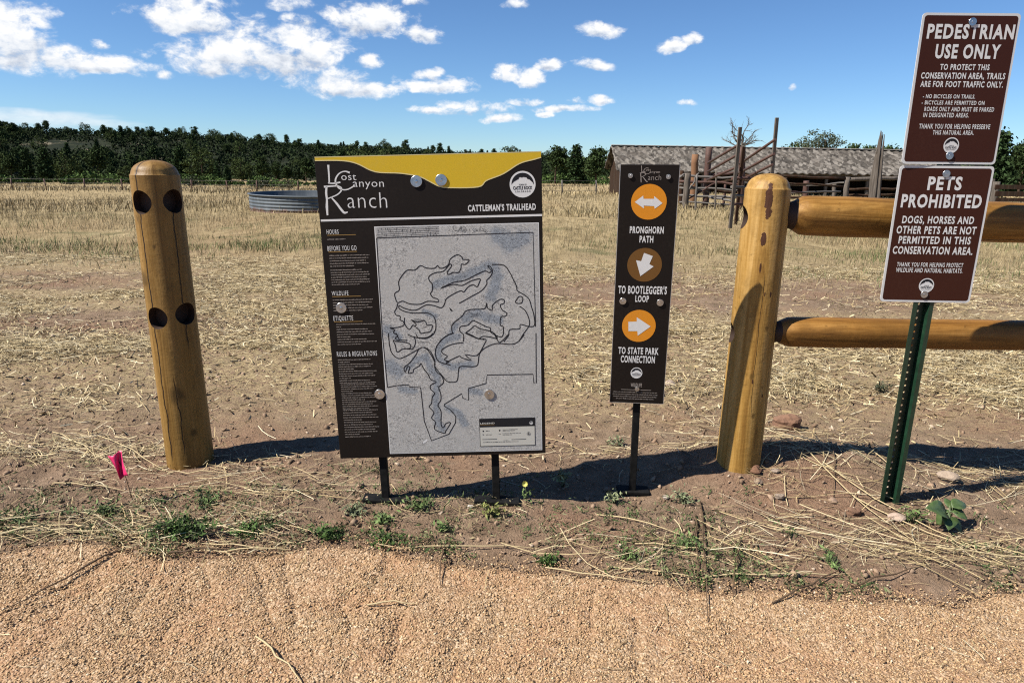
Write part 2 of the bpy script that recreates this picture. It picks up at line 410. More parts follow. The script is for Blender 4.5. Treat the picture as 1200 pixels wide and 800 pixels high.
V = np.stack([X, Y, Z], -1).reshape(-1, 3); nx = len(px_)
i, j = np.meshgrid(np.arange(nx - 1), np.arange(len(tv) - 1)); a = (j * nx + i).ravel()
tag(link('gravel_path', mesh_np('gravel_path', V, np.stack([a, a + nx, a + nx + 1, a + 1], -1), M_path, smooth=True)), kind='structure')

# far hills
def b_hill(nb, b):
    p = nb.geo(); n = nb.noise(p, .035, 6, .65); n2 = nb.noise(p, .25, 4, .6)
    veg = nb.ramp(n2, [(.35, (.012, .018, .009)), (.55, (.024, .031, .015)), (.75, (.055, .056, .028))])
    x, y, z = nb.sep(p)
    band = nb.m('MULTIPLY', nb.ss(n, .57, .65), nb.ss(n2, .47, .58))
    c = nb.mix(band, veg, nb.ramp(n2, [(.3, (.16, .13, .085)), (.7, (.34, .29, .21))]))
    return {'Base Color': c, 'Normal': nb.bump(n2, .8, 1.5)}
M_hill = mat('wooded_slope', rough=.95, build=b_hill, spec=.1)
def Hh(x, y):
    base = -4.5 + 0 * x
    ang = np.arctan2(x, y); top = np.interp(np.degrees(ang), [-60, -37, -26, -18, -8, 3, 8, 20, 37, 60], [11, 11, 10.5, 8.5, 6, 3.5, 2.2, .5, 2.5, 3])
    d = np.hypot(x, y)
    z = base + (top + 4.5) * sstep(d, 165, 430) + 2.4 * fbm(x * .02, y * .02, 51, 4) * sstep(d, 165, 260) * (1 - .6 * sstep(d, 380, 460))
    return z - 40 * sstep(d, 600, 900)
angs = np.radians(np.arange(-62, 62.1, .6)); ds = np.concatenate([np.arange(150, 470, 7), np.arange(470, 900, 40)])
A, D = np.meshgrid(angs, ds); X = D * np.sin(A); Y = D * np.cos(A); Z = Hh(X, Y)
V = np.stack([X, Y, Z], -1).reshape(-1, 3); nx = len(angs)
i, j = np.meshgrid(np.arange(nx - 1), np.arange(len(ds) - 1)); a = (j * nx + i).ravel()
tag(link('hills', mesh_np('hills', V, np.stack([a, a + 1, a + nx + 1, a + nx], -1), M_hill, smooth=True)), kind='structure')

# ---------------------------------------------------------------- shared materials
def b_col(nb, b): return {'Base Color': nb.attr('Col')}
M_stone = mat('small_stones', rough=.9, build=b_col, spec=.2)
M_straw = mat('straw', rough=.7, build=b_col, spec=.25)
M_leaf = mat('foliage', rough=.7, build=b_col, spec=.2)
M_tree = mat('tree_foliage', rough=.9, build=b_col, spec=.04)
def b_steel(nb, b):
    p = nb.coord(); return {'Base Color': nb.ramp(nb.noise(p, 60, 3), [(.3, (.34, .36, .38)), (.7, (.50, .52, .54))]), 'Roughness': nb.ramp(nb.noise(p, 90, 2), [(.3, .26), (.7, .38)])}
M_zinc = mat('zinc', metal=1.0, build=b_steel)
def b_black(nb, b):
    p = nb.coord(); n = nb.noise(p, 40, 4, .7)
    return {'Base Color': nb.ramp(n, [(.4, (.008, .008, .008)), (.75, (.02, .019, .018))]), 'Roughness': nb.ramp(n, [(.3, .6), (.7, .8)])}
M_black = mat('black_steel', build=b_black, spec=.12)
def panel_mat(name, col, dust, rough=.38):
    def f(nb, b):
        p = nb.coord(); n = nb.noise(p, 4, 6, .65); n2 = nb.noise(p, 90, 4, .7)
        k = nb.m('MULTIPLY', nb.ss(n, .4, .75), nb.ss(n2, .35, .7))
        return {'Base Color': nb.mix(nb.m('MULTIPLY', k, .35), col, dust), 'Roughness': nb.ramp(n2, [(.3, rough), (.7, rough + .12)]),
                'Normal': nb.bump(nb.noise(p, 3, 2), .05, .01)}
    return mat(name, build=f, spec=.15)
M_espresso = panel_mat('espresso_panel', (.013, .009, .007), (.045, .033, .026), .5)
M_brown = panel_mat('brown_sheeting', (.056, .016, .009), (.085, .035, .022), .40)
M_white = panel_mat('white_ink', (.80, .80, .79), (.66, .62, .56), .45)
M_pale = panel_mat('pale_ink', (.42, .37, .33), (.3, .26, .23), .5)
M_yellow = panel_mat('yellow_ink', (.72, .49, .03), (.62, .44, .10), .42)
M_orange = panel_mat('orange_ink', (.80, .30, .022), (.70, .32, .08), .42)
M_tan = panel_mat('bronze_ink', (.19, .090, .024), (.20, .12, .06), .42)
M_gold = panel_mat('gold_ink', (.36, .22, .07), (.3, .2, .1), .5)
M_ink = panel_mat('black_ink', (.018, .018, .022), (.05, .05, .05), .5)
M_edge = mat('aluminium_edge', (.55, .55, .55), rough=.4, metal=.6)

def wood_mat(name, base, dark, light, cracks=(), scars=(), knots=(), ends=None, axis='Z', crackw=.0022):
    """log wood: long grain, growth streaks, drying cracks (angle, z0, z1) and bark scars (angle, z, half width, half height)"""
    def f(nb, b):
        p = nb.coord(); x, y, z = nb.sep(p)
        if axis == 'X': x, y, z = y, z, x
        ang = nb.m('ARCTAN2', x, nb.m('MULTIPLY', y, -1.0))
        sc = (1, 1, .055) if axis == 'Z' else (.055, 1, 1)
        pv = nb.mapping(p, sc)
        g = nb.noise(pv, 26, 7, .72, .8); g2 = nb.noise(pv, 120, 5, .75); g3 = nb.noise(nb.mapping(p, (1, 1, .45) if axis == 'Z' else (.45, 1, 1)), 7, 5, .65, .4)
        c = nb.ramp(g, [(.33, dark), (.48, base), (.64, light)])
        c = nb.mix(nb.m('MULTIPLY', nb.ss(g2, .52, .74), .32), c, dark)
        c = nb.mix(nb.m('MULTIPLY', nb.ss(g3, .48, .68), .6), c, tuple(v * .52 for v in base))
        c = nb.mix(nb.m('MULTIPLY', nb.ss(nb.noise(p, 34, 4, .65), .60, .74), .7), c, tuple(v * .45 for v in base))
        hgt = nb.m('ADD', nb.m('MULTIPLY', g2, .5), g)
        wob = nb.m('MULTIPLY', nb.m('SUBTRACT', nb.noise(nb.mapping(p, (.4, .4, 1)) if axis == 'Z' else nb.mapping(p, (1, .4, .4)), 6, 4, .6), .5), .42)
        for (a0, z0, z1, w) in cracks:
            dd = nb.m('ABSOLUTE', nb.m('SUBTRACT', nb.m('ADD', ang, wob), a0))
            rad = nb.m('SQRT', nb.m('ADD', nb.m('MULTIPLY', x, x), nb.m('MULTIPLY', y, y)))
            k = nb.m('SUBTRACT', 1.0, nb.ss(nb.m('MULTIPLY', dd, rad), w * .35, w))
            k = nb.m('MULTIPLY', k, nb.m('MULTIPLY', nb.ss(z, z0, z0 + .06), nb.m('SUBTRACT', 1.0, nb.ss(z, z1 - .06, z1))))
            c = nb.mix(k, c, (.022, .012, .006)); hgt = nb.m('SUBTRACT', hgt, nb.m('MULTIPLY', k, 2.0))
        for (a0, z0, hw, hh) in scars:
            q = nb.m('POWER', nb.m('MULTIPLY', nb.m('SUBTRACT', ang, a0), 1 / hw), 2.0)
            q = nb.m('ADD', q, nb.m('POWER', nb.m('MULTIPLY', nb.m('SUBTRACT', z, z0), 1 / hh), 2.0))
            q = nb.m('ADD', q, nb.m('MULTIPLY', nb.m('SUBTRACT', nb.noise(p, 42, 4, .65), .5), 2.6))
            k = nb.m('SUBTRACT', 1.0, nb.ss(q, .62, .78))
            c = nb.mix(k, c, nb.ramp(g2, [(.3, (.05, .020, .010)), (.7, (.11, .045, .022))])); hgt = nb.m('ADD', hgt, nb.m('MULTIPLY', k, .7))
        for (a0, z0, r0) in knots:
            q = nb.m('POWER', nb.m('MULTIPLY', nb.m('SUBTRACT', ang, a0), 1 / r0 * .09), 2.0)
            q = nb.m('SQRT', nb.m('ADD', q, nb.m('POWER', nb.m('MULTIPLY', nb.m('SUBTRACT', z, z0), .75 / r0), 2.0)))
            q = nb.m('ADD', q, nb.m('MULTIPLY', nb.m('SUBTRACT', nb.noise(p, 30, 3), .5), .6))
            c = nb.mix(nb.m('MULTIPLY', nb.m('SUBTRACT', 1.0, nb.ss(q, .3, 1.25)), .8), c, tuple(v * .30 for v in base))
        return {'Base Color': c, 'Roughness': nb.ramp(g, [(.3, .42), (.7, .60)]), 'Normal': nb.bump(nb.m('ADD', hgt, nb.m('MULTIPLY', nb.noise(nb.mapping(p, (1, 1, 1.6) if axis == 'Z' else (1.6, 1, 1)), 30, 2, .5), .8)), .35, .005)}
    return mat(name, build=f, spec=.25)
W_gold = dict(base=(.42, .235, .055), dark=(.23, .11, .022), light=(.58, .36, .12))
M_postL = wood_mat('weathered_log', (.27, .150, .036), (.135, .068, .015), (.36, .21, .062),
                   cracks=((-.36, .02, 1.3, .0042), (.98, .50, 1.15, .0035), (.25, .05, .42, .003)), knots=((.22, .33, .032), (.75, .16, .016), (-.75, .80, .03), (.1, .93, .008)))
M_postR = wood_mat('honey_log', **W_gold, scars=((-.24, 1.04, .20, .080), (-.30, .905, .15, .034), (-.30, .80, .05, .024), (.30, .70, .06, .012), (.02, .70, .04, .012), (-.1, .36, .05, .012), (.5, .30, .06, .010)),
                   cracks=((.80, 0, .9, .0018), (-.05, .2, .8, .0012)), knots=((.1, .22, .010), (-.15, .38, .012), (.3, .57, .009)))
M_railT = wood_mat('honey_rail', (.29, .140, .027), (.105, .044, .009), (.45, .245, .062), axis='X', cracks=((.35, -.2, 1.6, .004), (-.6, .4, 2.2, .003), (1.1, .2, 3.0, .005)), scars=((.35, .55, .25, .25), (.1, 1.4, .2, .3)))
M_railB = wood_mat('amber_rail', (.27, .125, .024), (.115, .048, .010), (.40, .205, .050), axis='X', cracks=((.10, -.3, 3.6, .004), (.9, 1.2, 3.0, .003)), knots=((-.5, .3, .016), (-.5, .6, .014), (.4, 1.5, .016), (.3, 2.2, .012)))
M_socket = mat('stained_socket', (.040, .017, .008), rough=.75)
def b_grey(nb, b):
    p = nb.coord(); g = nb.noise(nb.mapping(p, (1, 1, .06)), 25, 5, .65); n = nb.noise(p, 3, 3)
    c = nb.ramp(g, [(.3, (.065, .055, .046)), (.55, (.16, .14, .12)), (.75, (.33, .30, .265))])
    return {'Base Color': nb.mix(nb.m('MULTIPLY', n, .4), c, (.14, .10, .07)), 'Normal': nb.bump(g, .6, .01)}
M_grey = mat('weathered_grey_wood', rough=.9, build=b_grey, spec=.2)
def b_barnwood(nb, b):
    p = nb.coord(); g = nb.noise(nb.mapping(p, (1, 1, .08)), 9, 5, .7); n = nb.noise(nb.mapping(p, (3, 3, .02)), 2.2, 2)
    return {'Base Color': nb.mix(nb.ss(n, .4, .65), nb.ramp(g, [(.3, (.03, .020, .014)), (.7, (.10, .068, .046))]), (.06, .03, .018)), 'Normal': nb.bump(g, .6, .02)}
M_barn = mat('old_barn_boards', rough=.95, build=b_barnwood, spec=.1)
def b_rust(nb, b):
    p = nb.coord(); g = nb.noise(p, 20, 5, .7)
    return {'Base Color': nb.ramp(g, [(.3, (.05, .022, .016)), (.6, (.105, .045, .03)), (.8, (.16, .085, .055))])}
M_rust = mat('rusty_pipe', rough=.75, build=b_rust)
M_galv = mat('dull_galvanised_pipe', (.15, .135, .12), rough=.7, metal=.1)
def b_tank(nb, b):
    p = nb.coord(); x, y, z = nb.sep(p); n = nb.noise(nb.mapping(p, (1, 1, .3)), 3.2, 5, .65)
    rust = nb.m('MULTIPLY', nb.m('SUBTRACT', 1.0, nb.ss(nb.m('ADD', z, nb.m('MULTIPLY', nb.m('SUBTRACT', n, .5), .35)), .06, .15)), .9)
    c = nb.ramp(n, [(.3, (.075, .095, .112)), (.55, (.125, .15, .17)), (.75, (.20, .22, .24))])
    return {'Base Color': nb.mix(rust, c, (.15, .07, .045)), 'Roughness': nb.ramp(n, [(.3, .55), (.7, .75)])}
M_tank = mat('galvanised_tank', metal=.25, build=b_tank)
def b_roof(nb, b):
    p = nb.coord(); n = nb.noise(p, 6, 4, .7); n2 = nb.noise(p, 1.0, 3); v = nb.vor(nb.mapping(p, (5, 2.6, 1)), 1, out='Color')
    vx, _, _ = nb.sep(v)
    c = nb.ramp(nb.m('MULTIPLY_ADD', vx, .6, nb.m('MULTIPLY', n, .5)), [(.2, (.048, .043, .038)), (.5, (.118, .106, .092)), (.8, (.25, .228, .20))])
    return {'Base Color': nb.mix(nb.m('MULTIPLY', nb.ss(n2, .45, .7), .5), c, (.13, .112, .095))}
M_roof = mat('cedar_shakes', rough=.95, build=b_roof, spec=.1)
M_bark = mat('bark', rough=.95, spec=.1, build=lambda nb, b: {'Base Color': nb.ramp(nb.noise(nb.mapping(nb.coord(), (1, 1, .3)), 8, 4), [(.3, (.045, .03, .02)), (.7, (.13, .09, .065))])})
M_deadwood = mat('dead_wood', rough=.95, spec=.1, build=lambda nb, b: {'Base Color': nb.ramp(nb.noise(nb.coord(), 5, 4), [(.3, (.10, .085, .07)), (.7, (.24, .21, .18))])})

# ---------------------------------------------------------------- sign faces
class Face:
    """a sign's plane: local x right, z up, -y towards the reader"""
    def __init__(s, pos, rot):
        s.R = np.array(rot); s.o = np.array(pos)
        s.M = Matrix([[*s.R[i], s.o[i]] for i in range(3)] + [[0, 0, 0, 1]])
    def at(s, px, py):
        d = ray(px, py); nrm = s.R[:, 1]; t = ((s.o - CAM) @ nrm) / (d @ nrm)
        q = (CAM + d * t - s.o) @ s.R
        return q[0], q[2]
def under(o, parent, M):
    o.parent = parent; o.matrix_basis = M
    return o
_txt = {}
def glyphs(text, off, spacing=1.0):
    key = (text, off, spacing)
    if key not in _txt:
        cu = bpy.data.curves.new('text', 'FONT'); cu.body = text; cu.size = 1; cu.offset = off; cu.space_character = spacing; cu.resolution_u = 3; cu.fill_mode = 'FRONT'
        o = bpy.data.objects.new('text', cu); COL.objects.link(o); dg = bpy.context.evaluated_depsgraph_get(); dg.update()
        me = bpy.data.meshes.new_from_object(o.evaluated_get(dg))
        v = np.array([w.co[:2] for w in me.vertices]).reshape(-1, 2); f = [tuple(p.vertices) for p in me.polygons]
        bpy.data.objects.remove(o); bpy.data.curves.remove(cu); bpy.data.meshes.remove(me)
        _txt[key] = (v, f)
    return _txt[key]
CAP = None
def letter(mb, text, x0, x1, zb, cap, y, off=.028, mi=0, rise=0.0, spacing=1.08):
    """write text from x0 to x1 on base line zb with capitals cap tall"""
    global CAP
    if CAP is None: CAP = glyphs('H', 0.0)[0][:, 1].max()
    v, f = glyphs(text, off, spacing)
    lo, hi = v[:, 0].min(), v[:, 0].max(); sx = (x1 - x0) / (hi - lo); sz = cap / (CAP + 2 * off)
    mb.add([(x0 + (a - lo) * sx, y, zb + (c + off) * sz + rise * (a - lo) * sx) for a, c in v], f, mi)
def ribbon(mb, pts, w, y, mi=0):
    """a flat painted stroke; w a number or one width per point"""
    pts = [np.array(p, float) for p in pts]; n = len(pts); w = [w] * n if isinstance(w, (int, float)) else w
    vs = []
    for i in range(n):
        d = pts[min(i + 1, n - 1)] - pts[max(i - 1, 0)]; d = d / (np.linalg.norm(d) + 1e-9); q = np.array([-d[1], d[0]]) * w[i] / 2
        vs += [(pts[i][0] + q[0], y, pts[i][1] + q[1]), (pts[i][0] - q[0], y, pts[i][1] - q[1])]
    mb.add(vs, [(2 * i, 2 * i + 1, 2 * i + 3, 2 * i + 2) for i in range(n - 1)], mi)
def poly(mb, pts, y, mi=0):
    bm = bmesh.new(); f = bm.faces.new([bm.verts.new((p[0], y, p[1])) for p in pts]); bm.normal_update(); bmesh.ops.triangulate(bm, faces=[f]); bm.verts.index_update()
    mb.add([v.co.copy() for v in bm.verts], [[v.index for v in g.verts] for g in bm.faces], mi); bm.free()
def disc(mb, c, r, y, mi=0, seg=40, r0=0):
    if r0 <= 0: mb.add([(c[0] + r * math.cos(2 * math.pi * k / seg), y, c[1] + r * math.sin(2 * math.pi * k / seg)) for k in range(seg)], [tuple(range(seg))], mi)
    else:
        vs = [(c[0] + q * math.cos(2 * math.pi * k / seg), y, c[1] + q * math.sin(2 * math.pi * k / seg)) for q in (r, r0) for k in range(seg)]
        mb.add(vs, [(k, (k + 1) % seg, seg + (k + 1) % seg, seg + k) for k in range(seg)], mi)
def rect(mb, x0, x1, z0, z1, y, mi=0): mb.add([(x0, y, z0), (x1, y, z0), (x1, y, z1), (x0, y, z1)], [(0, 1, 2, 3)], mi)
def smooth(pts, n=4, closed=False):
    """Catmull-Rom through the points"""
    P_ = [np.array(p, float) for p in pts]; out = []; N = len(P_)
    for i in range(N - 1):
        a = P_[i - 1] if i > 0 else P_[i]; b, c = P_[i], P_[i + 1]; d = P_[i + 2] if i + 2 < N else P_[i + 1]
        for k in range(n):
            t = k / n; out.append(.5 * ((2 * b) + (c - a) * t + (2 * a - 5 * b + 4 * c - d) * t * t + (3 * b - a - 3 * c + d) * t ** 3))
    out.append(P_[-1]); return out
def bodytext(mb, x0, x1, zs, h, y, mi=0, seed=0):
    """lines of print too small to read: runs of word-long strokes"""
    rr = random.Random(seed)
    for z, frac in zs:
        x = x0; end = x0 + (x1 - x0) * frac
        while x < end:
            w = rr.uniform(1.2, 5.5) * h
            e = min(x + w, end); yy = h * rr.uniform(.75, 1.0)
            k = x
            while k < e:                            # letters
                lw = h * rr.uniform(.35, .6); rect(mb, k, min(k + lw, e), z + rr.choice((0, 0, 0, -.2)) * h, z + yy * rr.choice((.7, .7, 1.0)), y, mi); k += lw + h * .22
            x = e + h * .55
def emblem(name, parent, M, c, r, y):
    """round town emblem: white disc, dark sky, flat-topped rock, lettering (white, ink)"""
    mb = MB(); disc(mb, c, r, y, 0, 48)
    sky_ = [(c[0] + .86 * r * math.cos(a), c[1] + .86 * r * math.sin(a)) for a in np.linspace(R_(-3), R_(183), 28)]
    rock = [(-.83, .06), (-.66, .22), (-.50, .30), (-.40, .36), (-.30, .40), (-.26, .52), (-.12, .54), (-.08, .50), (.05, .54), (.18, .53), (.30, .51), (.36, .40), (.52, .36), (.62, .26), (.78, .12), (.82, .02)]
    poly(mb, sky_ + [(c[0] + p[0] * r, c[1] + p[1] * r) for p in rock], y - .0004, 1)
    letter(mb, 'TOWN OF', c[0] - .3 * r, c[0] + .3 * r, c[1] - .10 * r, .13 * r, y - .0004, .02, 1)
    letter(mb, 'CASTLE ROCK', c[0] - .74 * r, c[0] + .74 * r, c[1] - .40 * r, .26 * r, y - .0004, .03, 1)
    letter(mb, 'COLORADO', c[0] - .60 * r, c[0] + .60 * r, c[1] - .60 * r, .12 * r, y - .0004, .02, 1, spacing=1.5)
    return under(mb.build(name, [M_white, M_ink]), parent, M)
def logo(mb, f, o, s, y, mi=0):
    """ranch wordmark, traced in units of the traced crop: o = origin pixel, s = scale"""
    T = lambda x, z: f.at(o[0] + x * s, o[1] + z * s)
    w = abs(T(10, 0)[0] - T(0, 0)[0]) / 10
    rb = lambda pts, ws: ribbon(mb, smooth([T(*p) for p in pts], 4), (np.interp(np.linspace(0, 1, (len(pts) - 1) * 4 + 1), np.linspace(0, 1, len(ws)), ws) * w).tolist(), y, mi)
    rb([(168, 95), (172, 160), (178, 240), (182, 338)], (30, 22, 22, 20)); rb([(165, 338), (240, 342), (330, 328)], (14, 18, 22))
    rb([(455, 200), (400, 182), (345, 192), (300, 225), (268, 280), (266, 330), (285, 375), (320, 412), (370, 428), (430, 422), (500, 385), (520, 368)], (26, 16, 14, 18, 22, 22, 20, 18, 16, 16, 16, 14))
    rb([(145, 385), (140, 470), (150, 560), (150, 660), (158, 770)], (26, 30, 26, 34, 22)); rb([(110, 388), (200, 380), (290, 378), (345, 405), (335, 450), (280, 498), (165, 545)], (26, 20, 18, 18, 18, 16, 14))
    rb([(205, 525), (280, 610), (340, 690), (385, 735), (430, 725)], (14, 28, 30, 30, 12))
    for t, x0, x1, zb, cp in (('ost', 345, 545, 298, 92), ('anyon', 500, 915, 388, 100), ('anch', 430, 960, 668, 205)):
        a, b_ = T(x0, zb), T(x1, zb); letter(mb, t, a[0], b_[0], a[1], cp * w, y - .0002, -.014 if cp > 150 else -.004, mi, (b_[1] - a[1]) / (b_[0] - a[0]))
def bolt(name, parent, M, x, z, r, y, tilt=0.0):
    mb = MB(); mb.lathe([(r, 0), (r, .0026), (r * .97, .0030), (r * .5, .0031), (r * .30, .0031), (r * .28, .0040), (r * .25, .0042), (.0005, .0042)], 28, (x, y, z), 'Y')
    o = under(mb.build(name, M_zinc), parent, M); o.data.set_sharp_from_angle(angle=R_(20)); return o
def textline(mb, f, px0, px1, pyt, pyb, text, y, off=.028, mi=0, spacing=1.17):
    """text between two photo pixels of its base line (left, right), capitals from pyt to pyb"""
    a = f.at(px0, pyb); b_ = f.at(px1, pyb); t = f.at(px0, pyt)
    mid = f.at((px0 + px1) / 2, pyb)
    letter(mb, text, a[0], b_[0], mid[1], t[1] - a[1], y, off, mi, 0.0, spacing)

# ======== the trail map board
fm = Face((-.2698, 2.3479, .7339), [[0.99908, -0.01203, -0.04114], [0.01314, 0.99956, 0.02666], [0.0408, -0.02718, 0.9988]])
MW, MH = .7591, 1.077
bx, by = -.262, 2.40
board = thing('trail_map_sign', 'large dark brown trailhead board with grey trail map and yellow top', 'sign', (bx, by, hz(bx, by)))
MBm = Matrix.Translation((-bx, -by, -hz(bx, by))) @ fm.M
mb = MB(); mb.box((0, .005, 0), (MW, .010, MH), bev=.0012); panel = under(mb.build('panel', M_espresso), board, MBm)
I4 = Matrix.Identity(4)
yt = -.0005
q = lambda x, y: fm.at(360 + x / 4.138, 170 + y / 4.138)
top = [q(*p) for p in [(165, 76), (240, 90), (330, 130), (450, 137), (540, 152), (590, 175), (640, 200), (690, 207), (830, 203), (870, 172), (950, 140), (1030, 90), (1100, 70)]]
top = [(-MW / 2 + .0015, q(30, 76)[1])] + top + [(MW / 2 - .0015, q(1135, 60)[1])]
sm_ = smooth(top, 5)
yb = MB(); zt_ = MH / 2 - .003; yb.add([c_ for p_ in sm_ for c_ in ((p_[0], yt, p_[1]), (p_[0], yt, zt_))], [(2 * k, 2 * k + 2, 2 * k + 3, 2 * k + 1) for k in range(len(sm_) - 1)]); ribbon(yb, sm_, .0035, yt - .0003, 1)
rect(yb, -MW / 2 + .001, MW / 2 - .001, MH / 2 - .0032, MH / 2 - .0006, yt - .0002, 1)
under(yb.build('header_band', [M_yellow, mat('pale_yellow_ink', (.78, .66, .30), rough=.5)]), panel, I4)
mb = MB(); a0 = fm.at(375.5, 258.5); a1 = fm.at(636, 252); ribbon(mb, [(-MW / 2 + .004, a0[1]), (MW / 2 - .001, a1[1])], .007, yt); under(mb.build('header_rule', M_white), panel, I4); mb = MB()
logo(mb, fm, (370, 185), .0875, yt)
under(mb.build('ranch_wordmark', M_white), panel, I4)
mb = MB(); textline(mb, fm, 548.5, 628, 239.3, 247, "CATTLEMAN'S TRAILHEAD", yt, .035); under(mb.build('trailhead_name', M_white), panel, I4)
for x0, x1, t, b_, s in ((383, 397, 269, 274.2, 'HOURS'), (384, 418, 288, 293.6, 'BEFORE YOU GO'), (389, 408.5, 341, 346, 'WILDLIFE'), (391, 414, 370, 375.5, 'ETIQUETTE'), (395, 442, 411.5, 417, 'RULES & REGULATIONS')):
    mb = MB(); textline(mb, fm, x0, x1, t, b_, s, yt, .004, 0, 1.2); under(mb.build('heading', M_white), panel, I4)
mb = MB()
for x0, x1, y_ in ((383.5, 417, 275.8), (385, 418.5, 295.4), (389.5, 423, 347.6), (391.5, 425, 377.2)):
    a, b_ = fm.at(x0, y_), fm.at(x1, y_); mb = MB(); rect(mb, a[0], b_[0], a[1] - .0011, a[1] + .0011, yt); under(mb.build('gold_rule', M_gold), panel, I4)
def para(px0, px1, y0, y1, n, fr, seed):
    a, b_ = fm.at(px0, y0), fm.at(px1, y0); z1 = fm.at(px0, y1)[1]
    mb = MB(); bodytext(mb, a[0], b_[0], [(a[1] + (z1 - a[1]) * k / max(n - 1, 1), fr[k % len(fr)]) for k in range(n)], .0032, yt, 0, seed); under(mb.build('small_print', M_pale), panel, I4)
para(383.5, 405, 281, 281, 1, [1], 1); para(386, 433, 300, 312.5, 5, [1, .97, .9, .96, .6], 2); para(387.5, 433, 317, 334, 7, [.8, .97, 1, .92, .98, 1, .72], 3)
para(390, 437, 352, 364.5, 5, [1, .97, .88, .98, .72], 4); para(394, 440, 380.5, 404, 9, [1, .12, .8, .9, .95, .35, .75, 1, .6], 5)
para(396, 441, 422, 449, 11, [.85, .3, .9, .85, .4, 1, .9, .95, .3, .8, .95], 6); para(399.5, 444, 451, 479, 12, [.9, .95, .85, .3, .8, .95, .9, .6, .9, .8, .95, .7], 7); para(402, 445, 481, 512, 12, [.95, .8, .9, .95, .5, .9, .8, .95, .85, .9, .4, .7], 8)
# map sheet: printed relief on a fine grid, tint carried as ink colour
pA = lambda x, y: fm.at(440 + x / 5.715, 260 + y / 5.715)
pB = lambda x, y: fm.at(440 + x / 5.335, 390 + y / 5.335)
mx0, mz1 = fm.at(440, 266.5); mx1, mz0 = fm.at(634.5, 526)
mx1 = fm.at(631, 300)[0]; mx0 = fm.at(444, 330)[0]
mb = MB(); rect(mb, mx0 - .003, mx1 + .003, mz0 - .003, mz1 + .003, yt); under(mb.build('map_border', M_white), panel, I4)
gx = np.linspace(mx0, mx1, 110); gzv = np.linspace(mz0, mz1, 150); GX, GZ = np.meshgrid(gx, gzv)
axes = [([pA(400, 420), pA(480, 390), pA(600, 360), pA(700, 320), pA(760, 285)], .016), ([pA(790, 300), pA(820, 360), pA(800, 440), pA(770, 500)], .02), ([pA(820, 90), pA(900, 150), pA(990, 110)], .03),
        ([pA(600, 650), pA(680, 610), pA(760, 640), pA(830, 660)], .016), ([pA(540, 690), pA(500, 760)], .012), ([pB(520, 20), pB(430, 50), pB(395, 100), pB(395, 160), pB(480, 215), pB(600, 195)], .013),
        ([pB(250, 170), pB(320, 150), pB(350, 230), pB(390, 280), pB(380, 350), pB(380, 450), pB(390, 560), pB(420, 600)], .013), ([pB(230, 200), pB(200, 220)], .01), ([pA(80, 720), pA(150, 770)], .018), ([pB(90, 200), pB(140, 240)], .025),
        ([pB(450, 470), pB(520, 500), pB(560, 570)], .014), ([pA(330, 600), pA(400, 630)], .010), ([pB(600, 360), pB(650, 370)], .014), ([pB(160, 350), pB(240, 360)], .012)]
tint = np.zeros_like(GX)
for pts, w in axes:
    for a, b_ in zip(pts[:-1], pts[1:]):
        a = np.array(a); d = np.array(b_) - a; t = np.clip(((GX - a[0]) * d[0] + (GZ - a[1]) * d[1]) / (d @ d), 0, 1)
        tint = np.maximum(tint, np.exp(-(((GX - a[0] - t * d[0]) ** 2 + (GZ - a[1] - t * d[1]) ** 2) / w ** 2)))
V = np.stack([GX, GX * 0 + yt - .0003, GZ], -1).reshape(-1, 3); nx = 110
i, j = np.meshgrid(np.arange(109), np.arange(149)); a = (j * nx + i).ravel()
def b_map(nb, b):
    p = nb.coord(); t, _, _ = nb.sep(nb.attr('Col'))
    big = nb.noise(p, 7, 3, .6)
    n = nb.noise(p, 36, 5, .7, 1.6); h = nb.noise(nb.mapping(p, (1, 1, 1.5), rot=(0, .6, 0)), 125, 4, .8, 1.8); v = nb.noise(p, 210, 2, .6)
    rough_ = nb.ss(nb.m('ADD', nb.m('MULTIPLY', t, .25), big), .40, .62)
    g = nb.m('MULTIPLY_ADD', nb.m('MULTIPLY', nb.m('SUBTRACT', h, .5), 4.6), nb.m('MULTIPLY_ADD', rough_, .75, .25), .60)
    g = nb.m('ADD', g, nb.m('MULTIPLY', nb.m('SUBTRACT', n, .5), .35)); g = nb.m('ADD', g, nb.m('MULTIPLY', nb.m('SUBTRACT', v, .5), .3))
    con = nb.m('ABSOLUTE', nb.m('SUBTRACT', nb.m('FRACT', nb.m('MULTIPLY', n, 14.0)), .5))
    g = nb.m('SUBTRACT', g, nb.m('MULTIPLY', nb.m('SUBTRACT', 1.0, nb.ss(con, .02, .14)), .28))
    c = nb.ramp(g, [(.08, (.11, .11, .115)), (.42, (.42, .415, .40)), (.85, (.66, .65, .62))])
    blue = nb.mix(1.0, c, (.60, .67, .77), 'MULTIPLY')
    return {'Base Color': nb.mix(nb.ss(nb.m('ADD', t, nb.m('MULTIPLY', nb.m('SUBTRACT', n, .5), 1.6)), .0, .8), c, blue)}
M_map = mat('map_print', rough=.5, build=b_map, spec=.3)
mp = link('map_sheet', mesh_np('map_sheet', V, np.stack([a, a + 1, a + nx + 1, a + nx], -1), M_map, np.repeat(tint.reshape(-1, 1), 3, 1))); under(mp, panel, I4)
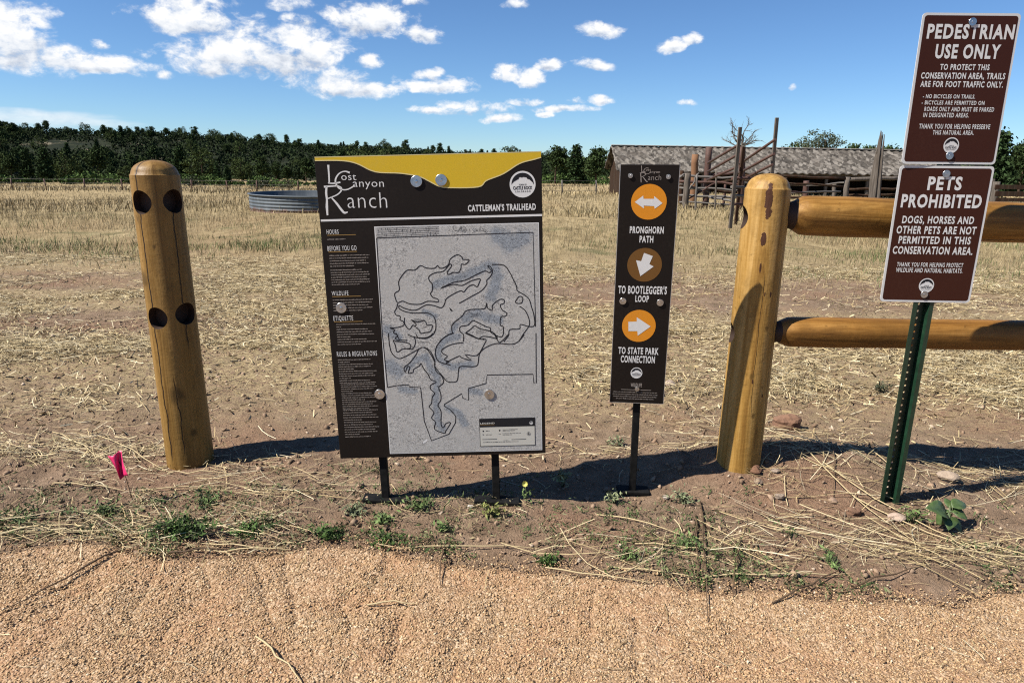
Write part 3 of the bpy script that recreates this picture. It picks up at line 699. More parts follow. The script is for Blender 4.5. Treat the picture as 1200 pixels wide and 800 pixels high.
linesA = [
 [(140,530),(128,480),(160,455),(155,400),(185,350),(215,322),(265,322),(300,292),(340,308),(395,310),(415,292),(430,308),(455,308),(490,285),(500,250),(545,220),(580,235),(582,250),(628,255),(600,285),(575,282),(572,310),(555,338),(520,338),(490,352),(480,335),(500,310),(510,290),(495,285),(455,330),(400,340),(358,365),(362,395),(380,415),(380,460),(368,480),(385,505),(415,515),(420,535),(350,530),(300,550),(230,548),(185,530),(165,535),(150,540),(140,530)],
 [(440,442),(520,405),(600,390),(680,350),(735,328),(760,340),(775,325),(750,295),(770,300),(783,330),(770,365),(745,390),(745,415),(710,460),(640,500),(560,545)],
 [(440,442),(520,418),(580,425),(640,395),(700,380),(695,405),(680,435),(655,420),(620,435),(590,470),(570,460),(500,495),(470,520),(462,550),(440,575),(400,562),(340,555),(270,590),(200,580),(160,560),(160,580),(200,600),(260,610),(340,608),(390,632),(405,690),(395,740),(370,765),(330,780),(260,770),(215,752)],
 [(150,545),(140,580),(128,600),(140,625),(165,630),(165,655),(185,665),(190,690),(150,705),(95,710),(130,720),(120,740),(150,760),(130,780),(165,790)],
 [(195,640),(195,680),(225,720),(250,690),(265,700),(270,680),(240,655),(280,670),(330,660),(345,690),(380,690),(370,730),(335,740),(300,745),(295,725),(270,705)],
 [(780,285),(860,290),(900,340),(920,380),(945,430),(950,460),(1000,490),(1030,520),(1045,570),(1060,620),(1065,690),(1030,700),(970,685),(965,715),(900,720),(890,760),(860,800)],
 [(515,745),(510,700),(530,670),(580,630),(600,600),(640,585),(730,580),(745,540),(750,575),(780,590),(785,555),(830,520),(860,520),(860,545),(835,555),(850,590),(880,610),(870,630),(840,635),(835,690),(855,700),(855,750),(840,770),(800,755),(770,735),(770,710),(740,700),(690,675),(650,660),(620,690),(570,700),(565,730),(590,755),(588,800)],
 [(605,740),(640,715),(665,695),(700,715),(770,730),(800,750),(815,780),(770,770),(720,765),(690,780),(650,760),(605,740)],
 [(935,535),(960,500),(985,505),(980,540),(950,545),(935,535)], [(965,565),(1000,590),(1025,640),(1030,690),(990,750),(960,800)], [(515,745),(470,765),(430,800)], [(495,575),(515,595),(500,588)]]
linesB = [
 [(80,0),(95,110),(140,158),(190,145),(270,100),(300,90),(340,110),(370,170),(372,210),(420,270),(445,300),(480,307),(512,295),(520,225),(540,207),(610,210),(640,195),(650,130),(690,90),(760,65),(870,68),(930,10)],
 [(550,60),(480,70),(420,100),(418,125),(450,145),(430,165),(460,180),(440,185),(520,145),(540,155),(600,170),(560,135),(635,140),(680,70),(690,40),(640,35),(560,0)],
 [(490,0),(440,20),(390,70),(375,110),(378,150),(400,180),(470,200)],
 [(270,100),(250,140),(215,185),(180,215),(185,245),(200,210),(215,215),(205,250),(235,245),(240,225),(275,205),(285,190),(300,220),(330,260),(345,290),(380,305),(345,325),(345,350),(370,375),(355,400),(350,440),(335,460),(365,495),(350,530),(375,555),(370,600),(430,625),(440,610),(470,560),(440,565),(425,590),(410,570),(410,490),(390,450),(408,420),(408,380),(395,340),(425,310),(415,270),(385,245),(370,215),(370,180),(330,110),(300,90)],
 [(110,45),(210,65),(215,95),(170,100),(135,120),(125,80),(110,45)], [(240,20),(250,60),(230,100),(180,95)], [(130,0),(150,40),(200,45)], [(255,10),(270,30),(330,25),(360,0)], [(740,0),(760,40),(780,58),(830,10)]]
mb = MB(); ym = yt - .0007
for l in linesA: ribbon(mb, smooth([pA(*p) for p in l], 3), .0034, ym)
for l in linesB: ribbon(mb, smooth([pB(*p) for p in l], 3), .0034, ym)
ribbon(mb, [pA(8, 108), pA(1055, 70), pA(1072, 700)], .0030, ym); ribbon(mb, [pA(8, 108), pA(45, 740), pB(75, 340)], .0030, ym)
ribbon(mb, [pB(75, 340), pB(130, 328), pB(210, 322), pB(212, 335), pB(282, 340), pB(300, 500), pB(305, 550), pB(350, 672), pB(460, 630), pB(500, 560), pB(502, 520), pB(470, 480), pB(430, 455), pB(430, 445), pB(540, 378), pB(545, 405), pB(582, 420), pB(582, 345), pB(690, 315), pB(697, 262), pB(985, 257), pB(990, 312), pB(1005, 312), pB(1003, 0)], .0032, ym)
for k in range(5): ribbon(mb, [pA(10, 42 + k * 14), pA(425, 32 + k * 12)], .0011, ym)
rr = random.Random(5)
for k in range(34):
    x = rr.uniform(15, 420); y_ = 38 + 14 * rr.randrange(4); ribbon(mb, [pA(x, y_), pA(x + 2, y_ + 14)], .0010, ym)
for k in range(16):
    x = rr.uniform(500, 720); ribbon(mb, smooth([pA(x, rr.uniform(28, 50)), pA(x + rr.uniform(-25, 25), 55), pA(x + rr.uniform(-20, 40), rr.uniform(60, 75))], 3), .0009, ym)
for (x, y_) in ((675, 627), (708, 740), (293, 657)):
    for d in (-8, 0, 7): a = pA(x - 34, y_ + d); b_ = pA(x + 34, y_ + d); bodytext(mb, a[0], b_[0], [(a[1], 1 if d == 0 else .7)], .0020, ym, 0, int(x + d))
disc(mb, pB(675, 38), .0032, ym, 0, 16)
for (x, y_) in ((160, 58), (300, 60)): a = pB(x - 36, y_); b_ = pB(x + 36, y_); bodytext(mb, a[0], b_[0], [(a[1], 1)], .0026, ym, 0, x)
under(mb.build('trail_lines', M_ink), panel, I4)
mb = MB(); lx0, lz1 = pB(648, 535); lx1, lz0 = pB(1000, 700); yl = ym - .0004
rect(mb, lx0, lx1, lz0, lz1, yl, 0); hb = pB(700, 588)[1]
rect(mb, lx0 + .002, lx1 - .002, lz0 + .002, hb, yl - .0003, 1)
a, b_ = pB(655, 569), pB(745, 569); letter(mb, 'LEGEND', a[0], b_[0], a[1], .0058, yl - .0003, .03, 1, 0, 1.15); rect(mb, a[0], b_[0], a[1] - .0036, a[1] - .0026, yl - .0003, 2)
for sx, sz in ((674, 612), (674, 634)): c = pB(sx, sz); rect(mb, c[0] - .0026, c[0] + .0026, c[1] - .0026, c[1] + .0026, yl - .0006, 0 if sz == 612 else 3)
c = pB(776, 608); poly(mb, [(c[0] - .003, c[1] + .003), (c[0] + .003, c[1] + .003), (c[0] + .0022, c[1] - .001), (c[0], c[1] - .0042), (c[0] - .0022, c[1] - .001)], yl - .0006, 0)
for x0, x1, y_, n in ((690, 716, 612, 1), (690, 728, 636, 1), (795, 890, 604, 1), (795, 880, 611, .9), (795, 910, 628, 1), (795, 860, 636, .9), (770, 785, 632, 1), (800, 830, 672, 1), (672, 895, 683, 1)):
    a, b_ = pB(x0, y_), pB(x1, y_); bodytext(mb, a[0], b_[0], [(a[1], n)], .0026, yl - .0006, 0, x0 + y_)
for x0, x1 in ((668, 760), (850, 942)): a, b_ = pB(x0, 664), pB(x1, 664); rect(mb, a[0], b_[0], a[1] - .0009, a[1] + .0009, yl - .0006, 0)
c = pB(958, 628); disc(mb, c, .0075, yl - .0006, 3, 24, .0060); poly(mb, [(c[0], c[1] + .0085), (c[0] + .002, c[1]), (c[0], c[1] - .0085), (c[0] - .002, c[1])], yl - .0008, 0); poly(mb, [(c[0] - .0085, c[1]), (c[0], c[1] + .0016), (c[0] + .0085, c[1]), (c[0], c[1] - .0016)], yl - .0007, 3)
lg = under(mb.build('legend_box', [M_ink, mat('legend_paper', (.62, .61, .55), rough=.5), M_gold, mat('grey_ink', (.28, .28, .27), rough=.5)]), panel, I4)
emblem('legend_emblem', panel, I4, pB(974, 560), .0066, yl - .0006)
mb = MB(); a = pB(298, 686); poly(mb, [pB(294, 682), pB(322, 660), pB(328, 672), pB(302, 690)], ym); under(mb.build('paper_label', M_white), panel, I4)
emblem('emblem', panel, I4, fm.at(612.4, 216), fm.at(627.6, 216)[0] - fm.at(612.4, 216)[0], yt)
for x, y_, r in ((488, 212.5, .0195), (517, 211, .0195), (400, 360.5, .0185), (445, 461.5, .0185), (573.5, 461.5, .0185)):
    bolt('bolt', board, MBm, *fm.at(x, y_), r, -.0012)
bz = hz(bx, by)
for px, py in ((447, 587), (580, 578)):
    c = fm.at(px, 534); top_ = fm.M @ Vector((c[0], .03, c[1] + .9)); bot_ = fm.M @ Vector((c[0], .03, c[1]))
    d = (bot_ - top_).normalized(); g = hz(bot_.x, bot_.y); ft = bot_ + d * ((bot_.z - g + .03) / -d.z)
    mid = (top_ + ft) / 2; L = (top_ - ft).length; u = (top_ - ft).normalized(); xx = Vector(fm.R[:, 0]); yy = u.cross(xx)
    Rm = Matrix((xx, yy, u)).transposed()
    mb = MB(); mb.box((0, 0, 0), (.028, .028, L), Rm, bev=.002); lgo = mb.build('leg', M_black, board, mid - Vector((bx, by, bz)))
    mb = MB(); mb.box((0, 0, 0), (.17, .055, .014), Matrix.Rotation(.05, 3, 'Y'), bev=.003); mb.build('foot', M_black, board, Vector((ft.x - bx, ft.y - by - .01, hz(ft.x, ft.y) + .008 - bz)))
for zz_ in (.30, -.40): mb = MB(); mb.box((0, .0185, MH * zz_), (.50, .016, .03), bev=.002); under(mb.build('cross_brace', M_black), board, MBm)

# ======== the narrow direction sign
_k = .995; fd = Face((.4684 * _k, 2.4275 * _k, CAMZ + (.8125 - CAMZ) * _k), [[0.99552, 0.09287, -0.01755], [-0.09361, 0.99446, -0.04772], [0.01302, 0.04915, 0.99871]])
DW, DH = .1997 * _k, .8756 * _k
ft = P(741, 583, 2.480); dx_, dy_ = ft.x, ft.y; dz_ = hz(dx_, dy_)
ds_ = thing('trail_direction_sign', 'narrow dark brown trail sign with arrows on orange and bronze discs', 'sign', (dx_, dy_, dz_))
MD = Matrix.Translation((-dx_, -dy_, -dz_)) @ fd.M
mb = MB(); mb.box((0, .004, 0), (DW, .008, DH), bev=.001); pn = under(mb.build('panel', M_espresso), ds_, MD)
mb = MB()
for sx in (-1, 1): mb.box((sx * (DW / 2 + .0003), .004, 0), (.0016, .0082, DH), bev=0)
mb.box((0, .004, -DH / 2 - .0003), (DW, .0082, .0016)); under(mb.build('edge_trim', M_edge), pn, I4)
qc = lambda x, y: fd.at(690 + x / 5.331, 180 + y / 5.331); qd = lambda x, y: fd.at(690 + x / 2.759, 320 + y / 2.759)
for c, r, mm, arrow in ((qc(375, 302), .0605, M_orange, [qc(*p) for p in ((287,303),(340,262),(342,283),(408,283),(408,265),(460,310),(412,345),(408,328),(343,325),(345,343))]),
                        (qc(348, 695), .0605, M_tan, [qc(*p) for p in ((345,620),(400,640),(378,690),(405,705),(322,765),(295,665),(327,672))]),
                        (fd.at(748.6, 381.8), .0605, M_orange, [qd(*p) for p in ((128,157),(155,156),(155,142),(200,172),(158,202),(157,187),(128,187))])):
    mb = MB(); disc(mb, c, r, yt, 0, 56); dd = under(mb.build('disc', mm), pn, I4)
    mb = MB(); poly(mb, arrow, yt - .0005); under(mb.build('arrow', M_white), dd, I4)
mb = MB()
for x0, x1, t, b_, s in ((737.8, 777.6, 265.4, 273.6, 'PRONGHORN'), (749.2, 765.4, 276.4, 284.3, 'PATH'), (724.3, 781.2, 335.2, 344.4, "TO BOOTLEGGER'S"), (744.3, 760.2, 346.2, 353.8, 'LOOP'),
                         (724.4, 771.6, 407, 415, 'TO STATE PARK'), (727.2, 767.2, 416.8, 425, 'CONNECTION')): mb = MB(); textline(mb, fd, x0, x1, t, b_, s, yt, .032); under(mb.build('lettering', M_white), pn, I4)
mb = MB(); logo(mb, fd, (746.8, 191.6), .0290, yt); under(mb.build('ranch_wordmark', M_pale), pn, I4); mb = MB(); textline(mb, fd, 739, 752, 448.8, 453, 'WILDLIFE', yt, .02)
a, b_ = fd.at(728, 456), fd.at(763, 456); rect(mb, a[0], b_[0], a[1] - .0008, a[1] + .0008, yt)
for k, (xa, xb, y_) in enumerate(((718.5, 770, 458.8), (718, 770.5, 461.4), (719, 769.5, 464), (722, 766, 466.6))): a, b_ = fd.at(xa, y_), fd.at(xb, y_); bodytext(mb, a[0], b_[0], [(a[1], 1)], .0032, yt, 0, 70 + k)
under(mb.build('small_print', M_pale), pn, I4)
emblem('emblem', pn, I4, qd(154, 322), .0215, yt)
for x, y_, r in ((738.8, 205.9, .0082), (783.2, 207.2, .0082), (729.8, 352.6, .0125), (773.5, 354.4, .0125), (746.5, 455.5, .0085)): bolt('bolt', ds_, MD, *fd.at(x, y_), r, -.0012)
c = fd.at(746, 470); top_ = fd.M @ Vector((c[0], .030, c[1] + .7)); bot_ = Vector((dx_ - .002, dy_ + .0, dz_ - .03))
u = (top_ - bot_).normalized(); xx = Vector(fd.R[:, 0]); xx = (xx - u * xx.dot(u)).normalized(); Rm = Matrix((xx, u.cross(xx), u)).transposed()
mb = MB(); mb.box((0, 0, 0), (.026, .026, (top_ - bot_).length), Rm, bev=.002); mb.build('leg', M_black, ds_, (top_ + bot_) / 2 - Vector((dx_, dy_, dz_)))
mb = MB(); mb.box((0, 0, .010), (.125, .06, .014), Matrix.Rotation(.03, 3, 'Y'), bev=.003); mb.build('foot', M_black, ds_)

# ======== the two brown regulation signs on a green channel post
gx_, gy_ = 1.445, 2.3595; gzz = hz(gx_, gy_)
rs = thing('regulation_sign_post', 'green perforated steel post carrying two brown rule signs with white lettering', 'sign', (gx_, gy_, gzz))
# U channel: web towards the reader with punched holes, flanges folded back, lips outwards
mb = MB(); HT = 1.70; w = .020
lean = Matrix.Rotation(R_(.0), 3, 'Y')
prof = [(-.036, .004), (-.036, .001), (-.021, .001), (-.016, .028), (.016, .028), (.021, .001), (.036, .001), (.036, .004), (.0235, .004), (.0185, .031), (-.0185, .031), (-.0235, .004)]
z0, z1 = -.05, HT
n = len(prof)
mb.add([(x, y, z) for z in (z0, z1) for x, y in prof], [(k, (k + 1) % n, n + (k + 1) % n, n + k) for k in range(n)] + [tuple(range(n)), tuple(range(2 * n - 1, n - 1, -1))])
def b_green(nb, b):
    p = nb.coord(); nn = nb.noise(p, 30, 4, .7); return {'Base Color': nb.ramp(nn, [(.3, (.008, .028, .015)), (.6, (.014, .05, .026)), (.85, (.04, .075, .05))])}
M_green = mat('green_enamel', rough=.38, build=b_green)
post = mb.build('channel_post', M_green, rs)
cut = MB()
zc = .03
while zc < HT - .02:
    cut.lathe([(.0042, -.01), (.0042, .05)], 12, (0, .035, zc), 'Y', sm=False); zc += .0254
def boolean(o, cutter_mb, cmat):
    co = cutter_mb.build('cutter', cmat, o); mod = o.modifiers.new('cut', 'BOOLEAN'); mod.operation = 'DIFFERENCE'; mod.solver = 'EXACT'; mod.object = co
    if hasattr(mod, 'material_mode'): mod.material_mode = 'TRANSFER'
    bpy.context.view_layer.update(); dg = bpy.context.evaluated_depsgraph_get(); me = bpy.data.meshes.new_from_object(o.evaluated_get(dg))
    o.modifiers.remove(mod); old = o.data; nm = old.name; o.data = me; me.name = nm + '_cut'
    cm = co.data; bpy.data.objects.remove(co); bpy.data.meshes.remove(cm)
boolean(post, cut, M_green)
def rrect(hw, hh, r, n=6):
    out = []
    for cx_, cz_, a0 in ((hw - r, hh - r, 0), (-hw + r, hh - r, 90), (-hw + r, -hh + r, 180), (hw - r, -hh + r, 270)):
        out += [(cx_ + r * math.cos(R_(a0 + 90 * k / n)), cz_ + r * math.sin(R_(a0 + 90 * k / n))) for k in range(n + 1)]
    return out
def rule_sign(f, W, Hh_, lines, emb, bolts, label):
    M = Matrix.Translation((-gx_, -gy_, -gzz)) @ f.M
    mb = MB(); mb.prism(rrect(W / 2, Hh_ / 2, .012), 0, .0022); pl = under(mb.build('sign_plate', mat('white_sheeting', (.74, .74, .73), rough=.4)), rs, M); pl['label'] = label
    mb = MB(); poly(mb, rrect(W / 2 - .0075, Hh_ / 2 - .0075, .009), -.0005); under(mb.build('brown_field', M_brown), pl, I4)
    for x0, x1, t, b_, s, o in lines: mb = MB(); textline(mb, f, x0, x1, t, b_, s, -.0010, o); under(mb.build('lettering', M_white), pl, I4)
    emblem('emblem', pl, I4, f.at(*emb), .0255, -.0010)
    for x, y_ in bolts: under(bolt('bolt', pl, I4, *f.at(x, y_), .0125, -.0012), pl, I4)
f1 = Face((1.4395, 2.3564, 1.4991), [[0.99997, 0.00098, -0.00745], [-0.00091, 0.99996, 0.00885], [0.00745, -0.00885, 0.99993]])
f2 = Face((1.442, 2.3558, 1.0311), [[0.99846, 0.0547, -0.00908], [-0.05477, 0.99846, -0.00825], [0.00862, 0.00873, 0.99992]])
K = 4.211
def L5(x0, x1, t, b_, s, o=.03, oy=0): return (1020 + x0 / K, 1020 + x1 / K, oy + t / K, oy + b_ / K, s, o)
def L6(x0, x1, t, b_, s, o=.03): return (1000 + x0 / K, 1000 + x1 / K, 180 + t / K, 180 + b_ / K, s, o)
rule_sign(f1, .3109, .4625, [L5(275, 704, 121, 194, 'PEDESTRIAN', .036), L5(315, 634, 220, 291, 'USE ONLY', .036), L5(341, 585, 318, 347, 'TO PROTECT THIS'), L5(247, 662, 360, 391, 'CONSERVATION AREA, TRAILS'), L5(244, 652, 402, 432, 'ARE FOR FOOT TRAFFIC ONLY.'),
          L5(257, 515, 467, 487, '- NO BICYCLES ON TRAILS.', .022), L5(251, 561, 498, 518, '- BICYCLES ARE PERMITTED ON', .022), L5(264, 608, 529, 551, 'ROADS ONLY AND MUST BE PARKED', .022), L5(259, 483, 558, 580, 'IN DESIGNATED AREAS.', .022),
          L5(238, 588, 613, 637, 'THANK YOU FOR HELPING PRESERVE', .022), L5(305, 508, 644, 666, 'THIS NATURAL AREA.', .022)], (1020 + 398 / K, 718 / K), ((1139.2, 26), (1112.2, 182.6)), 'upper brown sign reading pedestrian use only')
rule_sign(f2, .3050, .4625, [L6(362, 530, 114, 181, 'PETS', .036), L6(231, 627, 202, 268, 'PROHIBITED', .036), L6(238, 592, 309, 346, 'DOGS, HORSES AND'), L6(210, 603, 359, 397, 'OTHER PETS ARE NOT'), L6(220, 576, 409, 446, 'PERMITTED IN THIS'), L6(191, 586, 459, 497, 'CONSERVATION AREA.'),
          L6(213, 540, 538, 559, 'THANK YOU FOR HELPING PROTECT', .022), L6(208, 537, 565, 587, 'WILDLIFE AND NATURAL HABITATS.', .022)], (1000 + 360 / K, 180 + 650 / K), ((1000 + 457 / K, 180 + 100 / K), (1000 + 348 / K, 180 + 694 / K)), 'lower brown sign reading pets prohibited')

# ======== log posts
def log_post(name, label, x, y, ztop, r0, r1, m_, holes, edge_z):
    g = hz(x, y); Ht = ztop - g; e = edge_z - g
    t = link(name, None, None, None) if False else None
    mb = MB(); prof = [(r0 * 1.02, -.25)]
    for k in range(40): f_ = k / 39; prof.append((r0 + (r1 - r0) * f_, -.02 + f_ * (e + .02)))
    prof += [(r1 - .004, e + .004)]
    for k in range(1, 9): f_ = k / 8; prof.append(((r1 - .006) * math.cos(f_ * math.pi / 2 * .985), e + .006 + (Ht - e - .006) * math.sin(f_ * math.pi / 2)))
    mb.lathe(prof, 96)
    sd = random.Random(int(x * 100))
    # slightly irregular round
    vs = []
    for v in mb.v:
        a = math.atan2(v[1], v[0]); k = 1 + .012 * math.sin(2 * a + 1.3 + 2 * v[2]) + .007 * math.sin(3 * a + v[2] * 5) + .004 * math.sin(5 * a - v[2] * 9)
        vs.append((v[0] * k, v[1] * k, v[2]))
    mb.v = vs
    o = mb.build(name, [m_, M_socket], None, (x, y, g))
    cm = MB()
    for ang, z, rh, depth in holes:      # angle from the reader, to the right positive
        zz = z - g; d = Vector((math.sin(ang), -math.cos(ang), 0)); s0 = d * (r0 - depth); s1 = d * (r0 + .12)
        cm.tube([s0 + Vector((0, 0, zz)), s1 + Vector((0, 0, zz))], rh, 32, 0, False)
    boolean(o, cm, M_socket)
    for p_ in o.data.polygons: p_.use_smooth = True
    o.data.set_sharp_from_angle(angle=R_(35))
    return tag(o, label, 'post')
lp_ = log_post('log_post', 'free standing weathered round log post with dark bored sockets and a domed top', PL[0], PL[1], 1.235, .092, .089, M_postL,
         ((R_(-17), 1.080, .045, .05), (R_(67), 1.082, .045, .05), (R_(-14), .633, .044, .05), (R_(62), .643, .044, .05)), 1.180)
PRR = .085; lp_.rotation_euler = (0, -.013, 0); lp_.location.x += .015
fx, fy = PR; fg = hz(fx, fy)
fence = thing('rail_fence', 'new honey coloured log fence with a domed end post and two round rails', 'fence', (fx, fy, fg))
o = log_post('post', None, fx, fy, 1.226, PRR, PRR - .004, M_postR, ((R_(-98), 1.065, .043, .035), (R_(-98), .62, .040, .035), (R_(90), 1.077, .045, .04), (R_(90), .630, .045, .04)), 1.171)
o.location = (0, 0, 0); o.parent = fence
for k in ('label', 'category'):
    if k in o: del o[k]
def rail(p0, p1, r, m_, name='rail'):
    p0, p1 = Vector(p0), Vector(p1); L = (p1 - p0).length
    mb = MB(); prof = [(r * .66, 0), (r * .68, .035), (r * .74, .045), (r * .97, .075), (r, .10)]
    prof += [(r * (1 + .02 * math.sin(k * 1.7)), .1 + (L - .1) * k / 24) for k in range(1, 25)]
    mb.lathe(prof, 48)
    mb.v = [(v[2], v[0] * (1 + .03 * math.sin(3 * math.atan2(v[1], v[0]) + v[2])), v[1]) for v in mb.v]
    # dark stained tenon
    for i, f_ in enumerate(mb.f):
        if max(mb.v[k][0] for k in f_) < .05: mb.mi[i] = 1
    o = mb.build(name, [m_, M_socket]); d = (p1 - p0).normalized(); yy = Vector((0, 0, 1)).cross(d).normalized()
    o.matrix_basis = Matrix.Translation(p0 - Vector((fx, fy, fg))) @ Matrix((d, yy, d.cross(yy))).transposed().to_4x4(); o.parent = fence
    return o
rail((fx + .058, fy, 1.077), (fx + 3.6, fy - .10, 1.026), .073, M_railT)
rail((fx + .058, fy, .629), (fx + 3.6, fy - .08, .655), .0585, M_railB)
ex, ey = fx + 3.62, fy - .12
o = log_post('post', None, ex, ey, 1.20, .088, .084, M_postR, ((R_(-90), 1.02, .05, .06), (R_(-90), .64, .05, .06)), 1.15)
o.location = Vector((ex, ey, hz(ex, ey))) - Vector((fx, fy, fg)); o.parent = fence
for k in ('label', 'category'):
    if k in o: del o[k]

# ======== pink marker flag
g0_ = ongnd(158, 588); base = Vector((g0_.x, g0_.y, hz(g0_.x, g0_.y)))
flag = thing('marker_flag', 'small bright pink survey flag on a thin wire stuck in the dirt', 'flag', base)
tipz = P(135, 530, g0_.y) - base
mb = MB(); mb.tube([(0, 0, -.04), tipz * .5 + Vector((.003, 0, 0)), tipz], .0012, 6); mb.build('wire', M_black, flag)
M_pink = mat('fluorescent_pink_vinyl', rough=.45, build=lambda nb, b: {'Base Color': nb.ramp(nb.noise(nb.coord(), 40, 3), [(.3, (.80, .018, .12)), (.7, (.92, .04, .20))])})
cpx = [(126, 534), (142, 528), (151, 558), (140, 561)]
NU, NV = 7, 12
vs = []
for j_ in range(NV + 1):
    for i_ in range(NU + 1):
        u_, v_ = i_ / NU, j_ / NV
        l = np.array(cpx[0]) * (1 - v_) + np.array(cpx[3]) * v_; r_ = np.array(cpx[1]) * (1 - v_) + np.array(cpx[2]) * v_
        p = l * (1 - u_) + r_ * u_
        vs.append(P(p[0] + 2.0 * math.sin(u_ * 3 + v_ * 3), p[1] + 1.5 * math.sin(u_ * 6), g0_.y - .012 * math.sin(u_ * 5.5 + v_ * 2.5) - .02 * v_) - base)
mb = MB(); mb.add(vs, [(a_, a_ + 1, a_ + NU + 2, a_ + NU + 1) for j_ in range(NV) for a_ in range(j_ * (NU + 1), j_ * (NU + 1) + NU)], sm=True)
fo = mb.build('pennant', M_pink, flag); so = fo.modifiers.new('thick', 'SOLIDIFY'); so.thickness = .0006

# ======== stock tank
tp = ongnd(372, 251); TY = tp.y; R0 = 80 / F * TY; tz = tp.z
tk = thing('stock_tank', 'round corrugated galvanised stock tank standing in the dry grass', 'water tank', (tp.x * (TY + R0) / TY, TY + R0, tz - .02))
top_z = P(372, 231, TY).z - tz
mb = MB(); prof = []
for k in range(49): f_ = k / 48; prof.append((R0 + .008 * math.cos(f_ * 2 * math.pi * 5), f_ * top_z))
prof += [(R0 + .035, top_z), (R0 + .04, top_z + .03), (R0, top_z + .04), (R0 - .03, top_z + .02), (R0 - .03, .05), (.01, .05)]
mb.lathe(prof, 72); mb.build('tank_wall', M_tank, tk)
mb = MB(); disc_ = [(R0 * .975 * math.cos(a_), R0 * .975 * math.sin(a_), top_z * .55) for a_ in np.linspace(0, 2 * math.pi, 48, endpoint=False)]; mb.add(disc_, [tuple(range(48))])
mb.build('water', mat('tank_water', (.02, .03, .03), rough=.08), tk)

# ======== barn
b0 = P(728, 227, 55); b0.z = hz(b0.x, 55) - .05
barn = thing('livestock_barn', 'long low weathered barn with a brown shingle roof behind the pole corral', 'barn', b0, rz=R_(-1.0))
EH = P(728, 197.5, 55).z - b0.z; BL, BD = 26.0, 8.2; RH = P(718, 171.5, 59).z - b0.z
# walls: left gable, back, right gable
mb = MB(); mb.prism([(0, -.3), (BD, -.3), (BD, EH), (BD / 2, RH - .12), (0, EH)], 0, .14)
mb.v = [(v[1], v[0], v[2]) for v in mb.v]; mb.build('gable_wall', M_barn, barn)
mb = MB(); mb.prism([(0, -.3), (BD, -.3), (BD, EH), (BD / 2, RH - .12), (0, EH)], BL - .14, BL); mb.v = [(v[1], v[0], v[2]) for v in mb.v]; mb.build('gable_wall', M_barn, barn)
mb = MB(); mb.box((BL / 2, BD - .07, EH / 2 - .15), (BL - .3, .13, EH + .3)); mb.build('back_wall', M_barn, barn)
mb = MB(); mb.box((1.5, .07, EH / 2 - .17), (2.7, .12, EH + .2)); mb.build('front_wall', M_barn, barn)
mb = MB(); mb.box((BL / 2, -.02, EH - .16), (BL - .06, .16, .26)); mb.build('eave_beam', M_grey, barn)
for k in range(9):
    mb = MB(); mb.box((3.1 + k * 3.2, .06, EH / 2 - .32), (.2, .2, EH + .05), bev=.02); mb.build('front_post', M_grey, barn)
# broad batten marks on the gable
mb = MB()
for k in range(15): mb.box((-.012, .3 + k * .54, EH / 2 + .1), (.02, .07, EH + .4 + min(k, 14 - k) * .13 - .35)); 
mb.build('battens', M_barn, barn)
def slope(sgn):
    nu, nv = 430, 64; U, Vv = np.meshgrid(np.linspace(-.5, BL + .5, nu), np.linspace(0, 1, nv))
    over = .45; run = BD / 2 + over; drop = RH - EH; 
    yy = (BD / 2 - (1 - Vv) * run) if sgn < 0 else (BD / 2 + (1 - Vv) * run)
    zz = RH - (1 - Vv) * drop * run / (BD / 2)
    course = Vv * run / .36; fr = course - np.floor(course)
    row = np.floor(course); wave = U * 2 * math.pi / .62 + row * 1.7
    zz = zz + .075 * (1 - fr) + .05 * np.sin(wave) * (1 - .3 * fr) + .03 * vn(U * 3.1, row * 1.7, 9) + .05 * fbm(U * .35, Vv * 2, 13, 3)
    return np.stack([U, yy, zz], -1).reshape(-1, 3), nu, nv
for sgn in (-1, 1):
    V, nu, nv = slope(sgn); i, j = np.meshgrid(np.arange(nu - 1), np.arange(nv - 1)); a = (j * nu + i).ravel()
    ro = link('roof_slope', mesh_np('roof_slope', V, np.stack([a, a + 1, a + nu + 1, a + nu], -1), M_roof), barn); so = ro.modifiers.new('thick', 'SOLIDIFY'); so.thickness = .09
mb = MB(); mb.box((BL / 2, BD / 2, RH + .10), (BL + 1.0, .36, .07), bev=.02); mb.build('ridge_cap', mat('pale_ridge', (.40, .36, .32), rough=.9), barn)

# ======== pole corral in front of the barn
c0 = P(826, 246, 27); cz = hz(c0.x, 27)
corral = thing('corral', 'old corral of rusty posts and thin grey rails in front of the barn', 'corral', (c0.x, 27, cz)); CO = Vector((c0.x, 27, cz))
def stick(parent, org, name, pts, r, m_, seg=8, wig=0.0, taper=1.0):
    pts = [Vector(p) - org for p in pts]
    if wig and len(pts) == 2:
        n = 6; rr = random.Random(int(pts[0].x * 977 + pts[1].z * 131)); pts = [pts[0].lerp(pts[1], k / n) + (Vector((rr.uniform(-wig, wig), rr.uniform(-wig, wig), rr.uniform(-wig, wig))) if 0 < k < n else Vector()) for k in range(n + 1)]
    n = len(pts); mb = MB(); mb.tube(pts, [r * (1 + (taper - 1) * k / (n - 1)) for k in range(n)], seg); return mb.build(name, m_, parent)
def planted(px, pyb, pxt, pyt, Y): 
    b_ = P(px, pyb, Y); g = hz(b_.x, Y); b_.z = g - .1
    return [b_, P(pxt, pyt, Y)]
